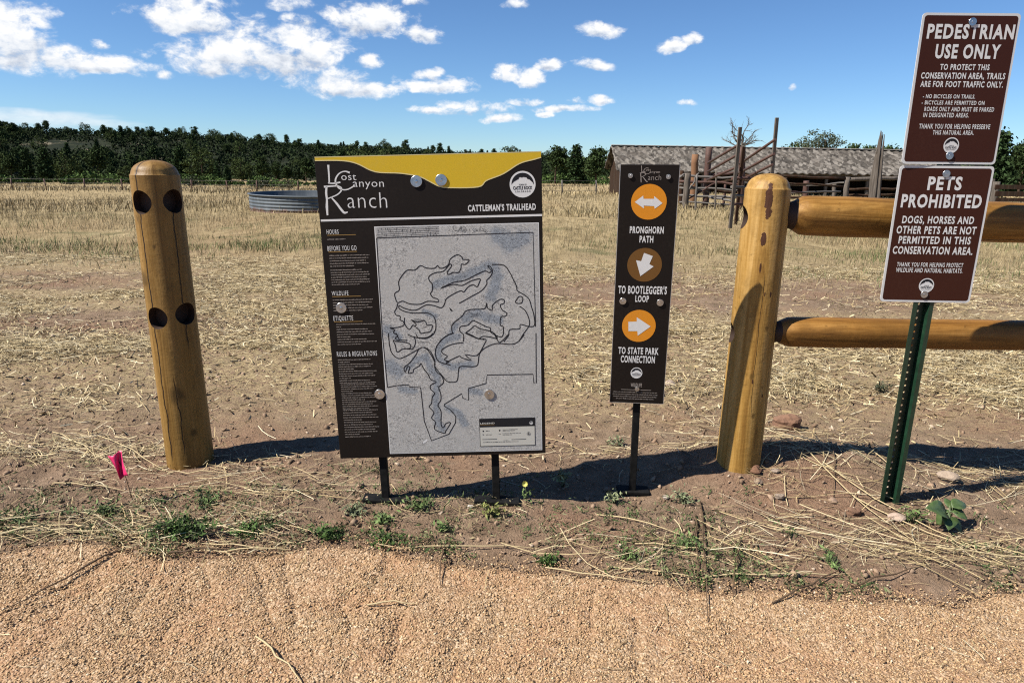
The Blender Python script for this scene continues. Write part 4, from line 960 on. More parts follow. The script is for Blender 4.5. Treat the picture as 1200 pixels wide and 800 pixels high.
for px, pb, pt_, pyt, Y, r, m_ in ((826.5, 246, 831, 172.5, 27, .12, M_rust), (812, 238, 815, 181, 33, .16, mat('orange_brown_post', (.22, .105, .045), rough=.85)), (802.5, 249, 806, 203, 26, .12, M_grey), (838, 246, 839.5, 200, 26, .035, M_grey),
                                   (815.5, 244, 817, 204, 25, .035, M_galv), (797.5, 240, 799, 200, 30, .10, M_barn), (848, 246, 850, 214, 28, .05, M_rust), (868, 248, 870, 172, 26, .12, M_rust), (944, 236, 945, 212, 31, .12, M_rust), (977.5, 236, 978, 215, 33, .09, M_grey), (990, 242, 993.5, 207.5, 27, .10, M_grey), (880, 240, 881, 205, 32, .07, M_barn), (920, 240, 921, 205, 34, .07, M_barn)):
    stick(corral, CO, 'post', planted(px, pb, pt_, pyt, Y), r, m_, 10, .015)
for a, b_, ya, yb_, r, m_ in (((796, 206.5), (872, 209), 27, 26.4, .045, M_galv), ((796, 212.5), (872, 216), 27, 26.4, .05, M_rust), ((796, 220), (872, 223), 27, 26.4, .04, M_galv), ((796, 229), (872, 231), 27, 26.4, .045, M_galv), ((796, 237), (866, 240), 27, 26.4, .035, M_galv),
                              ((831, 230.5), (858, 236.5), 26.6, 25.8, .045, M_galv), ((808, 222), (819, 203), 25.5, 25.5, .03, M_galv), ((788, 214), (803, 204), 26, 26, .04, M_galv), ((870, 214), (944, 217), 27.5, 30, .035, M_galv), ((870, 222), (944, 226), 27.5, 30, .035, M_rust), ((925, 226.5), (985, 224.5), 30, 31, .04, M_galv),
                              ((944, 218), (992, 214), 31, 27.5, .03, M_galv), ((991, 210.5), (1056, 208.5), 27, 27, .075, M_grey), ((871, 206), (992, 209), 26.5, 27, .05, M_barn), ((871, 211), (992, 219), 27, 27.5, .04, M_barn), ((796, 216), (830, 225), 26, 26.4, .04, M_grey), ((800, 236), (840, 214), 26, 26.4, .03, M_rust), ((833, 205), (862, 203), 27, 27, .05, M_rust), ((833, 214), (862, 212), 27, 27, .05, M_barn), ((833, 223), (862, 226), 27, 27, .05, M_barn), ((800, 243), (850, 241), 26.5, 26.8, .045, M_barn), ((992, 222), (1056, 221), 27.3, 27.3, .05, M_barn), ((992, 229), (1056, 229), 27.3, 27.3, .05, M_barn), ((870, 231), (990, 232), 27.5, 27.5, .05, M_barn)):
    stick(corral, CO, 'rail', [P(*a, ya), P(*b_, yb_)], r, m_, 8, .03)
# loading chute: tall leaning grey planks with sloping dark rails
l0 = P(856, 268, 17); lz = hz(l0.x, 17); LO = Vector((l0.x, 17, lz))
chute = thing('loading_chute', 'cattle loading chute of tall leaning grey planks and sloping dark pipes behind the fence post', 'chute', LO)
def plank(px, pb, pt_, pyt, Y, w, d, m_):
    b_, t = planted(px, pb, pt_, pyt, Y); u = (t - b_).normalized(); xx = (Vector((1, .25, 0)) - u * u.x).normalized(); yy = u.cross(xx).normalized()
    mb = MB(); mb.box((0, 0, 0), (w, d, (t - b_).length), Matrix((yy.cross(u), yy, u)).transposed(), bev=.008); mb.build('plank', m_, chute, (t + b_) / 2 - LO)
plank(855.5, 268, 867.5, 149, 17, .088, .045, M_grey); plank(862, 262, 871.5, 172, 18.5, .085, .05, M_barn); plank(899, 268, 910.5, 138, 18.5, .094, .05, M_grey)
for a, b_ in (((830, 191), (866, 169.5)), ((830, 201), (865, 181)), ((829, 211), (863, 196)), ((867, 192), (908.5, 163.5)), ((866, 203), (907, 180.5)), ((865, 213), (905, 193))):
    stick(chute, LO, 'pipe', [P(*a, 20), P(*b_, 17.6)], .035, M_rust, 8)
for a, b_, m_ in (((858, 209), (900, 209), M_rust), ((857, 219), (899, 220), M_galv), ((857, 229), (899, 231), M_galv), ((856, 239), (899, 241), M_rust)): stick(chute, LO, 'pipe', [P(*a, 17.6), P(*b_, 18.4)], .035, m_, 8)
# splintered grey post
s0 = P(1024, 240, 25); sz = hz(s0.x, 25)
sp = MB(); pts = [Vector((0, 0, -.2)), P(1026, 210, 25) - Vector((s0.x, 25, sz)), P(1030, 185, 25) - Vector((s0.x, 25, sz)), P(1034, 153, 25) - Vector((s0.x, 25, sz))]
rs_ = random.Random(8)
for k in range(7):
    o3 = Vector((rs_.uniform(-.12, .12), rs_.uniform(-.1, .1), 0)); e_ = rs_.uniform(.62, 1.0) if k else 1.0
    q3 = [pts[0] + o3, pts[1] + o3 * .9, pts[2] + o3 * .7]; q3.append(pts[2].lerp(pts[3], e_) + o3 * rs_.uniform(.3, 1.0))
    sp.tube([q3[0], q3[0].lerp(q3[1], .5) + Vector((rs_.uniform(-.03, .03), 0, 0)), q3[1], q3[2] + Vector((rs_.uniform(-.04, .04), 0, 0)), q3[3]], [.075, .07, .065, .045, .010], 6, sm=False)
sp.tube([pts[2], P(1026, 172, 25) - Vector((s0.x, 25, sz))], [.05, .012], 6)
tag(sp.build('splintered_post', M_grey, None, (s0.x, 25, sz)), 'tall splintered grey post leaning in front of the barn roof', 'post')
# board fence at far right
q0 = P(1163, 246, 26); qz = hz(q0.x, 26); QO = Vector((q0.x, 26, qz))
bf = thing('board_fence', 'dark board fence with one bleached plank, right of the two brown signs', 'fence', QO)
stick(bf, QO, 'post', planted(1162.5, 246, 1168, 213, 26), .12, M_grey, 9, .01); stick(bf, QO, 'post', planted(1262, 250, 1265, 216, 26), .12, M_grey, 9, .01); stick(bf, QO, 'post', planted(1216, 248, 1216, 216, 26), .10, M_barn, 9, .01)
for ya, h_, m_ in ((219, .16, M_barn), (227, .18, M_barn), (234, .14, M_barn), (241, .17, mat('bleached_plank', (.50, .42, .33), rough=.85))):
    a, b_ = P(1166, ya, 25.9), P(1264, ya + 1.5, 25.9); mb = MB(); d = (b_ - a).normalized(); mb.box((0, 0, 0), ((b_ - a).length, .04, h_), Matrix((d, Vector((0, 0, 1)).cross(d), Vector((0, 0, 1)))).transposed(), bev=.006)
    mb.build('board', m_, bf, (a + b_) / 2 - QO)

# ======== wire fences far out
def wire_fence(label, xs_, Y0, Y1, hgt, nw, m_, name='wire_fence'):
    a = P(xs_[0], 200, Y0); o = Vector((a.x, Y0, hz(a.x, Y0))); t = thing(name, label, 'fence', o); tops = []
    for k, x in enumerate(xs_):
        Y = Y0 + (Y1 - Y0) * k / (len(xs_) - 1); b_ = P(x, 200, Y); g = hz(b_.x, Y); lean_ = random.uniform(-.08, .04)
        base_ = Vector((b_.x, Y, g - .1)); tp_ = base_ + Vector((lean_, 0, hgt + .1)); tops.append((base_, tp_))
        mb = MB(); mb.tube([base_ - o, tp_ - o], .06, 6); mb.build('post', m_, t)
    for w_ in range(nw):
        mb = MB(); mb.tube([b_.lerp(t_, .35 + .6 * w_ / max(nw - 1, 1)) - o for b_, t_ in tops], .012, 4); mb.build('wire', M_galv, t)
wire_fence('thin wire fence on dark steel posts crossing the dry field at far left', [-60, -28, 11, 51, 97, 141, 183, 223, 265, 300, 349, 395], 62, 66, 1.05, 3, M_rust)
wire_fence('pale wire fence running up to the barn from the left', [560, 606, 660, 700], 50, 54, 1.15, 3, M_galv)

# ---------------------------------------------------------------- trees
def rand_unit(n): 
    v = rng.normal(size=(n, 3)); return v / np.linalg.norm(v, axis=1, keepdims=True)
def leaf_cards(cen, size, col, up_bias=0.0, aspect=.55):
    """n pointed leaf-shaped faces"""
    n = len(cen); nrm = rand_unit(n); nrm[:, 2] = np.abs(nrm[:, 2]) + up_bias; nrm /= np.linalg.norm(nrm, axis=1, keepdims=True)
    t = np.cross(nrm, rand_unit(n)); t /= np.linalg.norm(t, axis=1, keepdims=True) + 1e-9; b_ = np.cross(nrm, t)
    s = (size if np.ndim(size) else np.full(n, size))[:, None]
    return np.stack([cen - t * s, cen + b_ * s * aspect, cen + t * s, cen - b_ * s * aspect], 1), np.asarray(col)
def crown_mesh(name, kind, h, seed):
    g = np.random.default_rng(seed); cl = []; 
    if kind == 'pine':
        nb_ = 44
        for k in range(nb_):
            f_ = (k / nb_) ** .85; z = h * (.13 + .86 * f_); reach = h * (.24 * (1 - f_) ** .75 + .02) * g.uniform(.55, 1.15); a = k * 2.4 + g.uniform(-.5, .5)
            for m_ in range(max(2, int(reach / h * 34))):
                r_ = reach * (m_ + .6) / max(2, int(reach / h * 34)); cl.append((r_ * math.cos(a), r_ * math.sin(a), z + r_ * .12 + g.normal() * .02 * h, .055 * h))
    elif kind == 'juniper':
        for k in range(120):
            u = g.normal(size=3); u /= np.linalg.norm(u); rr_ = g.uniform(.55, 1) ** .5 * (1 + .28 * math.sin(3 * u[0] + seed) * math.cos(4 * u[1] + seed * 2))
            cl.append((u[0] * .40 * h * rr_, u[1] * .40 * h * rr_, h * (.52 + .46 * u[2] * rr_), .075 * h))
    else:   # ponderosa: open lumpy crown on a bare lower trunk
        lobes = [(g.uniform(-.16, .16) * h, g.uniform(-.16, .16) * h, h * g.uniform(.38, .9), h * g.uniform(.10, .19)) for _ in range(11)] + [(0, 0, h * .9, h * .1)]
        for lx, ly, lz, lr in lobes:
            for k in range(12):
                u = g.normal(size=3); u /= np.linalg.norm(u); cl.append((lx + u[0] * lr, ly + u[1] * lr, lz + u[2] * lr * .75, .055 * h))
    cl = np.array(cl); per = 15
    cen = np.repeat(cl[:, :3], per, 0) + g.normal(size=(len(cl) * per, 3)) * np.repeat(cl[:, 3], per)[:, None] * [.75, .75, .55]
    base_ = {'pine': (.036, .060, .023), 'juniper': (.062, .085, .030), 'ponderosa': (.046, .070, .026)}[kind]
    c = np.repeat(np.array(base_)[None] * g.uniform(.65, 1.5, (len(cl), 1)), per, 0) * g.uniform(.75, 1.3, (len(cl) * per, 1))
    T, cc = leaf_cards(cen, g.uniform(.022, .045, len(cen)) * h, c, .1)
    return many(name, T, [(0, 1, 2, 3)], cc, M_tree)
def trunk_mesh(name, h, top, seed):
    g = random.Random(seed); mb = MB(); pts = [Vector((g.uniform(-.01, .01) * h * k, g.uniform(-.01, .01) * h * k, -.3 + (h * top + .3) * k / 5)) for k in range(6)]
    mb.tube(pts, [h * .028, h * .024, h * .02, h * .016, h * .011, h * .006], 7)
    for k in range(6):
        p = pts[2].lerp(pts[5], k / 6); a = g.uniform(0, 6.3); mb.tube([p, p + Vector((math.cos(a), math.sin(a), .25)) * h * .14], [h * .007, h * .003], 5)
    return mb.mesh(name, M_bark)
VAR = []
for kind, n in (('pine', 4), ('juniper', 3), ('ponderosa', 4)):
    for k in range(n): VAR.append((kind, crown_mesh('crown', kind, 8.0, 100 + len(VAR)), trunk_mesh('trunk', 8.0, .9, k + 3)))
def tree(kind_ix, loc, scale, label, group=None, name=None, cat='tree', parts=True):
    kind, cm, tm = VAR[kind_ix]
    t = thing(name or kind + '_tree', label, cat, loc, group, random.uniform(0, 6.28)); t.scale = (scale * random.uniform(.9, 1.15),) * 2 + (scale,)
    link('crown', cm, t); link('trunk', tm, t)
    return t
def zfar(x, y): return max(hz(x, y), float(Hh(np.array(x), np.array(y))))
def far_tree(px, D, h, kinds, label, group, sink=0):
    d = ray(px, 200); x, y = d[0] / math.hypot(d[0], d[1]) * D, d[1] / math.hypot(d[0], d[1]) * D
    return tree(random.choice(kinds), (x, y, zfar(x, y) - .2 - sink), h / 8.0, label, group)
PIN, JUN, PON = [0, 1, 2, 3], [4, 5, 6], [7, 8, 9, 10]
la = 'dark green pine in the wood at the far edge of the dry field'
x = -70
while x < 705:
    far_tree(x, random.uniform(150, 185), random.choice((3.6, 4.4, 5.2, 6.2, 7.4)) * random.uniform(.9, 1.1), PIN + PON + PON + JUN + JUN, la, 'trees along the far edge of the field'); x += random.uniform(12, 25)
lb = 'dark tree on the wooded slope beyond the dry field'
for k in range(110): far_tree(random.uniform(-80, 760), random.uniform(195, 380), random.uniform(3.2, 6.2), PIN + PON + PON + JUN + JUN, lb, 'trees on the wooded slope')
for k in range(45): far_tree(random.uniform(-80, 520), random.uniform(320, 415), random.uniform(3.0, 6.0), PIN + PON + JUN, lb, 'trees on the wooded slope')
lc = 'small distant tree standing against the sky on the ridge'
x = -80
while x < 760:
    far_tree(x, random.uniform(395, 440), random.uniform(2.6, 5.6) * (1.35 if random.random() < .15 else 1), PIN + PON + JUN, lc, 'trees on the distant ridge'); x += random.choice((4, 5, 6, 8, 16, 26))
for k in range(22):
    far_tree(random.uniform(1130, 1290), random.uniform(120, 200), random.uniform(6, 9), PIN + PON, 'dark tree in the wood behind the board fence at right', 'trees behind the board fence')
def named_tree(px, pyt, Y, kinds, label, name=None):
    tpt = P(px, pyt, Y); g = zfar(tpt.x, Y); return tree(random.choice(kinds), (tpt.x, Y, g - .2), (tpt.z - g) / 7.9, label, None, name)
named_tree(1179, 153, 62, [1], 'tall dark pine just right of the upper brown sign'); named_tree(1206, 164, 70, PON, 'dark pine cut by the right edge of the photo')
named_tree(1003, 168, 115, [7], 'small dark conifer top above the barn ridge, left of the splintered post'); named_tree(1019, 171, 118, [9], 'dark conifer tip above the barn ridge beside the splintered post')
named_tree(1045, 170, 120, [8], 'conifer tip above the barn ridge next to the upper brown sign'); named_tree(926, 168, 120, [4], 'low tuft of juniper above the barn ridge left of the leafy tree')
named_tree(700, 172, 120, [8], 'dark pine against the left gable of the barn'); named_tree(676, 170, 125, [0], 'dark pine between the map board and the barn'); named_tree(652, 171, 140, [10], 'dark pine touching the right edge of the map board')
# leafy cottonwood above the roof
tp_ = P(965, 150, 92); gg = hz(tp_.x, 92); tr = thing('broadleaf_tree', 'round grey green leafy tree rising above the barn roof', 'tree', (tp_.x, 92, gg - .2)); hh = tp_.z - gg
g = np.random.default_rng(5); lobes = [(g.uniform(-.26, .26) * hh, g.uniform(-.2, .2) * hh, hh * g.uniform(.60, .93), hh * g.uniform(.09, .16)) for _ in range(15)]
cl = [];
for lx, ly, lz, lr in lobes:
    lz = min(lz, hh * (1.0 - abs(lx) / hh * .55)) - .02 * hh
    for k in range(22): u = g.normal(size=3); u /= np.linalg.norm(u); cl.append((lx + u[0] * lr, ly + u[1] * lr, lz + u[2] * lr * .8))
cl = np.array(cl); cen = np.repeat(cl, 9, 0) + g.normal(size=(len(cl) * 9, 3)) * .16
T, cc = leaf_cards(cen, g.uniform(.08, .16, len(cen)), np.repeat(np.array([[.085, .105, .055]]) * g.uniform(.7, 1.35, (len(cl), 1)), 9, 0)); link('crown', many('crown', T, [(0, 1, 2, 3)], cc, M_leaf), tr)
mb = MB(); mb.tube([(0, 0, -.2), (.1, 0, hh * .35), (0, .1, hh * .7)], [.28, .22, .08], 8)
for lx, ly, lz, lr in lobes: mb.tube([(.05, .03, hh * .35), (lx * .6, ly * .6, lz * .75), (lx, ly, lz)], [.11, .06, .02], 6)
mb.build('trunk', M_bark, tr)
# dead tree
tp_ = P(872, 141, 72); gg = hz(tp_.x, 72); dt = thing('dead_tree', 'bare dead tree with twisted branches above the barn roof', 'tree', (tp_.x, 72, gg - .2)); hh = tp_.z - gg
mbt = MB(); mbb = MB(); g = random.Random(12)
mbt.tube([(0, 0, -.2), (.1, 0, hh * .3), (-.05, 0, hh * .62), (.1, 0, hh * .8)], [.26, .2, .15, .09], 8)
def limb(mb, p, d, L, r, depth):
    pts = [p]; q_ = p.copy(); dd = d.copy()
    for k in range(4):
        dd = (dd + Vector((g.uniform(-.45, .45), g.uniform(-.45, .45), g.uniform(-.3, .35)))).normalized(); q_ = q_ + dd * L / 4; pts.append(q_.copy())
    mb.tube(pts, [r, r * .85, r * .7, r * .55, r * .35], 5)
    if depth:
        for k in range(4): limb(mb, pts[g.randint(1, 4)], (dd + Vector((g.uniform(-1, 1), g.uniform(-1, 1), g.uniform(-.5, .8)))).normalized(), L * g.uniform(.4, .65), r * .5, depth - 1)
for k in range(11):
    z = hh * g.uniform(.55, .82); a = g.uniform(0, 6.28); limb(mbb, Vector((0, 0, z)), Vector((math.cos(a) * 1.0, math.sin(a) * .6, g.uniform(-.05, .8))).normalized(), hh * g.uniform(.16, .28), .07, 2)
mbt.build('trunk', M_deadwood, dt); mbb.build('branches', M_deadwood, dt)
# scrub along the foot of the trees, and low shrubs in the field
g = np.random.default_rng(9); n = 900; ang = g.uniform(-.66, .16, n); D = 143 + 10 * g.random(n) ** 1.5; X = D * np.sin(ang); Y = D * np.cos(ang); Z = np.maximum(H(X, Y), Hh(X, Y)); S = g.uniform(.4, 1.5, n) * np.clip(.75 + 2.2 * fbm(ang * 26, ang * 0 + 3, 141, 3) + .35 * (ang > -.45), .05, 1.25)
per = 34; u = rand_unit(n * per); cen = np.repeat(np.stack([X, Y, Z], -1), per, 0) + u * np.repeat(S, per)[:, None] * [1.1, 1.1, .9] + [0, 0, .5]
T, cc = leaf_cards(cen, g.uniform(.15, .34, n * per), np.repeat(np.array([[.085, .135, .042]]) * g.uniform(.5, 1.5, (n, 1)), per, 0) * g.uniform(.8, 1.2, (n * per, 1)))
tag(link('scrub', many('scrub', T, [(0, 1, 2, 3)], cc, M_tree)), 'green scrub massed along the foot of the far trees', 'scrub', kind='stuff')
n = 5600; ang = g.uniform(-.68, .25, n); D = g.uniform(175, 440, n); X = D * np.sin(ang); Y = D * np.cos(ang); Z = Hh(X, Y); keep = fbm(X * .03, Y * .03, 71, 3) > -.33; X, Y, Z = X[keep], Y[keep], Z[keep]; n = len(X); S = g.uniform(.7, 2.0, n); per = 26
u = rand_unit(n * per); cen = np.repeat(np.stack([X, Y, Z], -1), per, 0) + u * np.repeat(S, per)[:, None] + [0, 0, .9]
T, cc = leaf_cards(cen, g.uniform(.3, .6, n * per), np.repeat(np.array([[.028, .042, .018]]) * g.uniform(.5, 1.5, (n, 1)), per, 0))
tag(link('hillside_brush', many('hillside_brush', T, [(0, 1, 2, 3)], cc, M_tree)), 'dark brush covering the far slope between the trees', 'brush', kind='stuff')
def bush(px, py, Dm, s, label, colr, name='shrub'):
    p = ongnd(px, py) if Dm is None else P(px, py, Dm); z = hz(p.x, p.y); gg = np.random.default_rng(int(px)); n = 520
    u = rand_unit(n); cen = u * gg.uniform(.4, 1, (n, 1)) * [s, s, s * .62] + [0, 0, s * .45]; cen += .2 * s * np.sin(u[:, [1, 2, 0]] * 4)
    T, cc = leaf_cards(cen, gg.uniform(.06, .13, n) * s, np.array([colr]) * gg.uniform(.6, 1.4, (n, 1)))
    t = thing(name, label, 'shrub', (p.x, p.y, z)); link('foliage', many('foliage', T, [(0, 1, 2, 3)], cc, M_leaf), t); mb = MB()
    for k in range(7): a = k * .9; mb.tube([(0, 0, -.1), (math.cos(a) * s * .25, math.sin(a) * s * .25, s * .4), (math.cos(a) * s * .6, math.sin(a) * s * .6, s * .7)], [.04 * s, .03 * s, .01 * s], 5)
    mb.build('stems', M_bark, t)
bush(307, 215, 95, 1.5, 'dark round shrub in the field above the stock tank', (.03, .045, .016)); bush(335, 214, 100, 1.1, 'pale olive bush in the field just right of the dark shrub above the tank', (.08, .085, .04)); bush(222, 206, 120, 1.6, 'dark shrub in the field behind the log post', (.03, .045, .016)); bush(15, 208, 120, 1.3, 'low dark shrub at the far left edge of the field', (.03, .045, .016)); bush(35, 207, 122, 1.0, 'small dark shrub second from the left edge of the field', (.03, .045, .016))

# ---------------------------------------------------------------- straw, grass, gravel
def ribbons(x, y, ang, L, w, lift, col, name, label, cat, segs=3, bend=.30, roll=.6, extra=None):
    n = len(x); t = np.linspace(-.5, .5, segs + 1); gg = np.random.default_rng(n)
    bd = gg.normal(0, bend, n); rl = gg.uniform(-roll, roll, n); slope = gg.normal(0, .06, n)
    ca, sa = np.cos(ang), np.sin(ang); V = np.zeros((n, (segs + 1) * 2, 3))
    for k, tk in enumerate(t):
        off = bd * L * (tk * tk - .08) ; px_ = x + ca * L * tk - sa * off; py_ = y + sa * L * tk + ca * off
        ground_ = np.where(py_ < edge(px_) - .0, np.maximum(Hp(px_, py_), -9), H(px_, py_))
        pz = ground_ + lift + slope * L * tk
        pz = np.maximum(pz, ground_ + .002)
        wx_ = -sa * np.cos(rl) * w / 2; wy_ = ca * np.cos(rl) * w / 2; wz_ = np.sin(rl) * w / 2
        V[:, 2 * k] = np.stack([px_ + wx_, py_ + wy_, pz + wz_], -1); V[:, 2 * k + 1] = np.stack([px_ - wx_, py_ - wy_, pz - wz_], -1)
    Fs = [(2 * k, 2 * k + 1, 2 * k + 3, 2 * k + 2) for k in range(segs)]
    return V, Fs, col
g = np.random.default_rng(3)
allx, ally, alla, allL, allw, alll, allc = [], [], [], [], [], [], []
STR = np.array([[.60, .48, .26], [.72, .60, .36], [.46, .35, .18], [.82, .72, .49], [.27, .19, .10]])
def throw(n, x0, x1, y0, y1, L0, L1, w0, w1, dens, lift=.012, angs=(0, .9), light=1.0):
    x = g.uniform(x0, x1, n * 3); y = y0 + (y1 - y0) * g.random(n * 3) ** 1.0; k = g.random(n * 3) < dens(x, y); x, y = x[k][:n], y[k][:n]; m_ = len(x)
    allx.append(x); ally.append(y); alla.append(g.normal(angs[0], angs[1], m_) ); allL.append(g.uniform(L0, L1, m_) ** 1); allw.append(g.uniform(w0, w1, m_) * .72); alll.append(np.abs(g.normal(0, lift, m_)) + .003)
    allc.append(STR[g.choice(5, m_, p=[.27, .22, .2, .10, .21])] * g.uniform(.6, 1.2, (m_, 1)) * light)
patch = lambda x, y: np.clip(.55 + 2.1 * fbm(x * .9, y * 1.5, 61, 4), .03, 1)
verge = lambda x, y: 1 - .85 * sstep(x, -1.35, -1.05) * sstep(x, 1.0, .7) * sstep(y, 3.35, 2.9)     # trodden soil round the signs
wedge = lambda x, y: (np.abs(x) < y * 1.1 + .9)
bare = lambda x, y: (1 - .9 * np.exp(-(((x - 2.6) / 2.9) ** 4 + ((y - 7.3 - .25 * np.sin(x * 1.7)) / 1.15) ** 2))) * (1 - .75 * np.exp(-(((x + 3.2) / 1.3) ** 2 + ((y - 5.2) / .5) ** 2))) * (1 - .6 * np.exp(-(((x + 4.6) / 1.6) ** 2 + ((y - 7.4) / .7) ** 2)))     # worn strip of bare soil
throw(87000, -11, 11.5, 3.3, 9.6, .03, .16, .003, .007, lambda x, y: wedge(x, y) * patch(x, y) * bare(x, y) * verge(x, y) * sstep(y, 3.0, 4.0) * (y / 9.2) ** .3, .016)
throw(23000, -4.7, 5.1, 2.7, 4.6, .02, .17, .002, .005, lambda x, y: wedge(x, y) * (patch(x, y) ** 1.5) * .9 * verge(x, y), .014)
throw(5000, -3.3, 3.7, 1.95, 2.9, .015, .14, .0015, .0038, lambda x, y: patch(x * 1.7 + 5, y * 2) ** 2 * .8 * (.35 + .65 * verge(x, y)), .010)
# thicker drifts: along the left verge, and the long straws right of the green post
throw(300, -2.7, -.85, 2.02, 2.25, .05, .40, .002, .0045, lambda x, y: np.clip(1.2 - abs(y - 2.10 - .04 * np.sin(x * 5)) * 8, 0, 1), .012, (.05, .7))
throw(70, -1.25, -.6, 2.35, 2.55, .06, .36, .002, .0042, lambda x, y: np.ones_like(x) * .5, .010, (0, .6))
throw(85, .9, 2.3, 1.95, 2.45, .12, .60, .002, .0045, lambda x, y: np.clip(1.1 - abs(y - 2.55 + .35 * x) * 6, .0, 1), .016, (-.42, .28))
throw(330, 1.0, 2.6, 2.25, 3.1, .06, .42, .002, .0045, lambda x, y: patch(x, y * 2) * .8, .014, (-.2, .75))
throw(60, .10, .85, 1.90, 2.15, .05, .34, .002, .0042, lambda x, y: np.ones_like(x) * .6, .012, (-.1, .8))
throw(130, -1.6, 1.6, 1.45, 2.0, .02, .09, .0015, .003, lambda x, y: np.ones_like(x) * .4, .004, (0, 1.2))
cat_ = lambda l: np.concatenate(l)
x, y, a, L, w, lf, c = map(cat_, (allx, ally, alla, allL, allw, alll, allc))
V1, F1, C1 = ribbons(x, y, a, L, w, lf, c, '', '', '')
# single stalks measured on the verge: light (l) straws and dark (d) dry stems
stalks = [((145, 645), (0, 715), 'd'), ((200, 652), (300, 640), 'd'), ((240, 637), (336, 648), 'l'), ((225, 645), (340, 648), 'l'), ((432, 704), (488, 704), 'l'), ((298, 742), (356, 798), 'l'), ((440, 643), (628, 643), 'l'), ((520, 640), (517, 686), 'd'),
          ((640, 670), (765, 687), 'l'), ((700, 600), (815, 634), 'l'), ((712, 664), (842, 682), 'l'), ((820, 590), (832, 730), 'd'), ((815, 605), (818, 694), 'd'), ((745, 640), (870, 652), 'l'), ((722, 676), (790, 650), 'l'), ((848, 632), (862, 660), 'd'), ((868, 630), (858, 702), 'd'), ((905, 712), (990, 665), 'd'),
          ((830, 676), (1000, 675), 'l'), ((1000, 690), (1075, 668), 'd'), ((60, 505), (140, 550), 'l'), ((115, 510), (200, 552), 'l'), ((195, 552), (275, 556), 'l'), ((60, 568), (150, 575), 'l'), ((165, 575), (265, 570), 'l'), ((100, 640), (210, 620), 'l'), ((0, 600), (100, 640), 'l'), ((20, 640), (130, 612), 'l'), ((920, 545), (1080, 640), 'l'), ((960, 565), (1180, 660), 'l'), ((1000, 590), (1195, 672), 'l'), ((985, 530), (1060, 575), 'l'), ((970, 520), (975, 590), 'd'), ((935, 610), (905, 655), 'd')]
def stalk_np(p0, p1, dark, k):
    a = np.array(gz(*p0)); b_ = np.array(gz(*p1)); gg = random.Random(k); n = 6; pts = []
    for i_ in range(n + 1):
        f_ = i_ / n; p = a + (b_ - a) * f_ + np.array([gg.uniform(-1, 1), gg.uniform(-1, 1)]) * .006
        zz = float(Hp(p[0], p[1])) if p[1] < float(edge(p[0])) else hz(p[0], p[1]); pts.append((p[0], p[1], zz + .006 + .010 * math.sin(f_ * 3.1)))
    return pts
mb = MB()
for k, (p0, p1, t_) in enumerate(stalks): mb.tube(stalk_np(p0, p1, t_, k), [.0026, .0028, .0025, .0024, .0022, .0018, .001] if t_ == 'l' else [.003, .0032, .003, .0026, .0022, .0018, .001], 5, col=(.58, .46, .26) if t_ == 'l' else (.13, .085, .05))
Vs = np.array(mb.v); Fq = [f for f in mb.f if len(f) == 4]
n1 = V1.shape[0] * V1.shape[1]; FF = (np.array(F1)[None] + (np.arange(len(V1)) * V1.shape[1])[:, None, None]).reshape(-1, 4)
tag(link('straw', mesh_np('straw', np.concatenate([V1.reshape(-1, 3), Vs]), np.concatenate([FF, np.array(Fq) + n1]), M_straw, np.concatenate([np.repeat(C1, V1.shape[1], 0), np.array(mb.c)]))), 'pale dry straw strewn over the bare dirt', 'straw', kind='stuff')
# standing dry grass
def blades(n, x0, x1, y0, y1, h0, h1, w0, w1, dens, pal, pp, power=1.0, lean=.35):
    y = y0 + (y1 - y0) * g.random(n * 2) ** power; x = g.uniform(-1, 1, n * 2) * (y * .84 + 1); k = (g.random(n * 2) < dens(x, y)) & (x > x0) & (x < x1); x, y = x[k][:n], y[k][:n]; m_ = len(x)
    z = H(x, y); h = g.uniform(h0, h1, m_) * (.65 + .9 * np.clip(.5 + fbm(x * .6, y * .6, 81, 3), 0, 1)); h = h * (.45 + .55 * sstep(y, 7, 15)); a = g.uniform(0, 6.283, m_); w = g.uniform(w0, w1, m_); lx = g.normal(.06, lean, m_) * h; ly = g.normal(0, lean, m_) * h
    ca, sa = np.cos(a) * w / 2, np.sin(a) * w / 2
    V = np.zeros((m_, 5, 3)); V[:, 0] = np.stack([x - ca, y - sa, z - .02], -1); V[:, 1] = np.stack([x + ca, y + sa, z - .02], -1)
    V[:, 2] = np.stack([x + ca * .8 + lx * .4, y + sa * .8 + ly * .4, z + h * .6], -1); V[:, 3] = np.stack([x - ca * .8 + lx * .4, y - sa * .8 + ly * .4, z + h * .6], -1); V[:, 4] = np.stack([x + lx, y + ly, z + h], -1)
    tone = np.clip(.9 + .5 * fbm(x * .25, y * .25, 91, 3), .6, 1.3)[:, None]
    return V, pal[g.choice(len(pal), m_, p=pp)] * g.uniform(.75, 1.2, (m_, 1)) * tone
DRY = np.array([[.47, .37, .20], [.58, .47, .275], [.35, .27, .135], [.20, .17, .085]])
GRN = np.array([[.10, .15, .045], [.16, .20, .07], [.27, .26, .11]])
gd = lambda x, y: (.08 + .92 * sstep(y + 2.2 * fbm(x * .5, y * .5, 83, 3), 7.2, 14.0)) * np.clip(.62 + 1.3 * fbm(x * .4, y * .4, 85, 3), .1, 1)
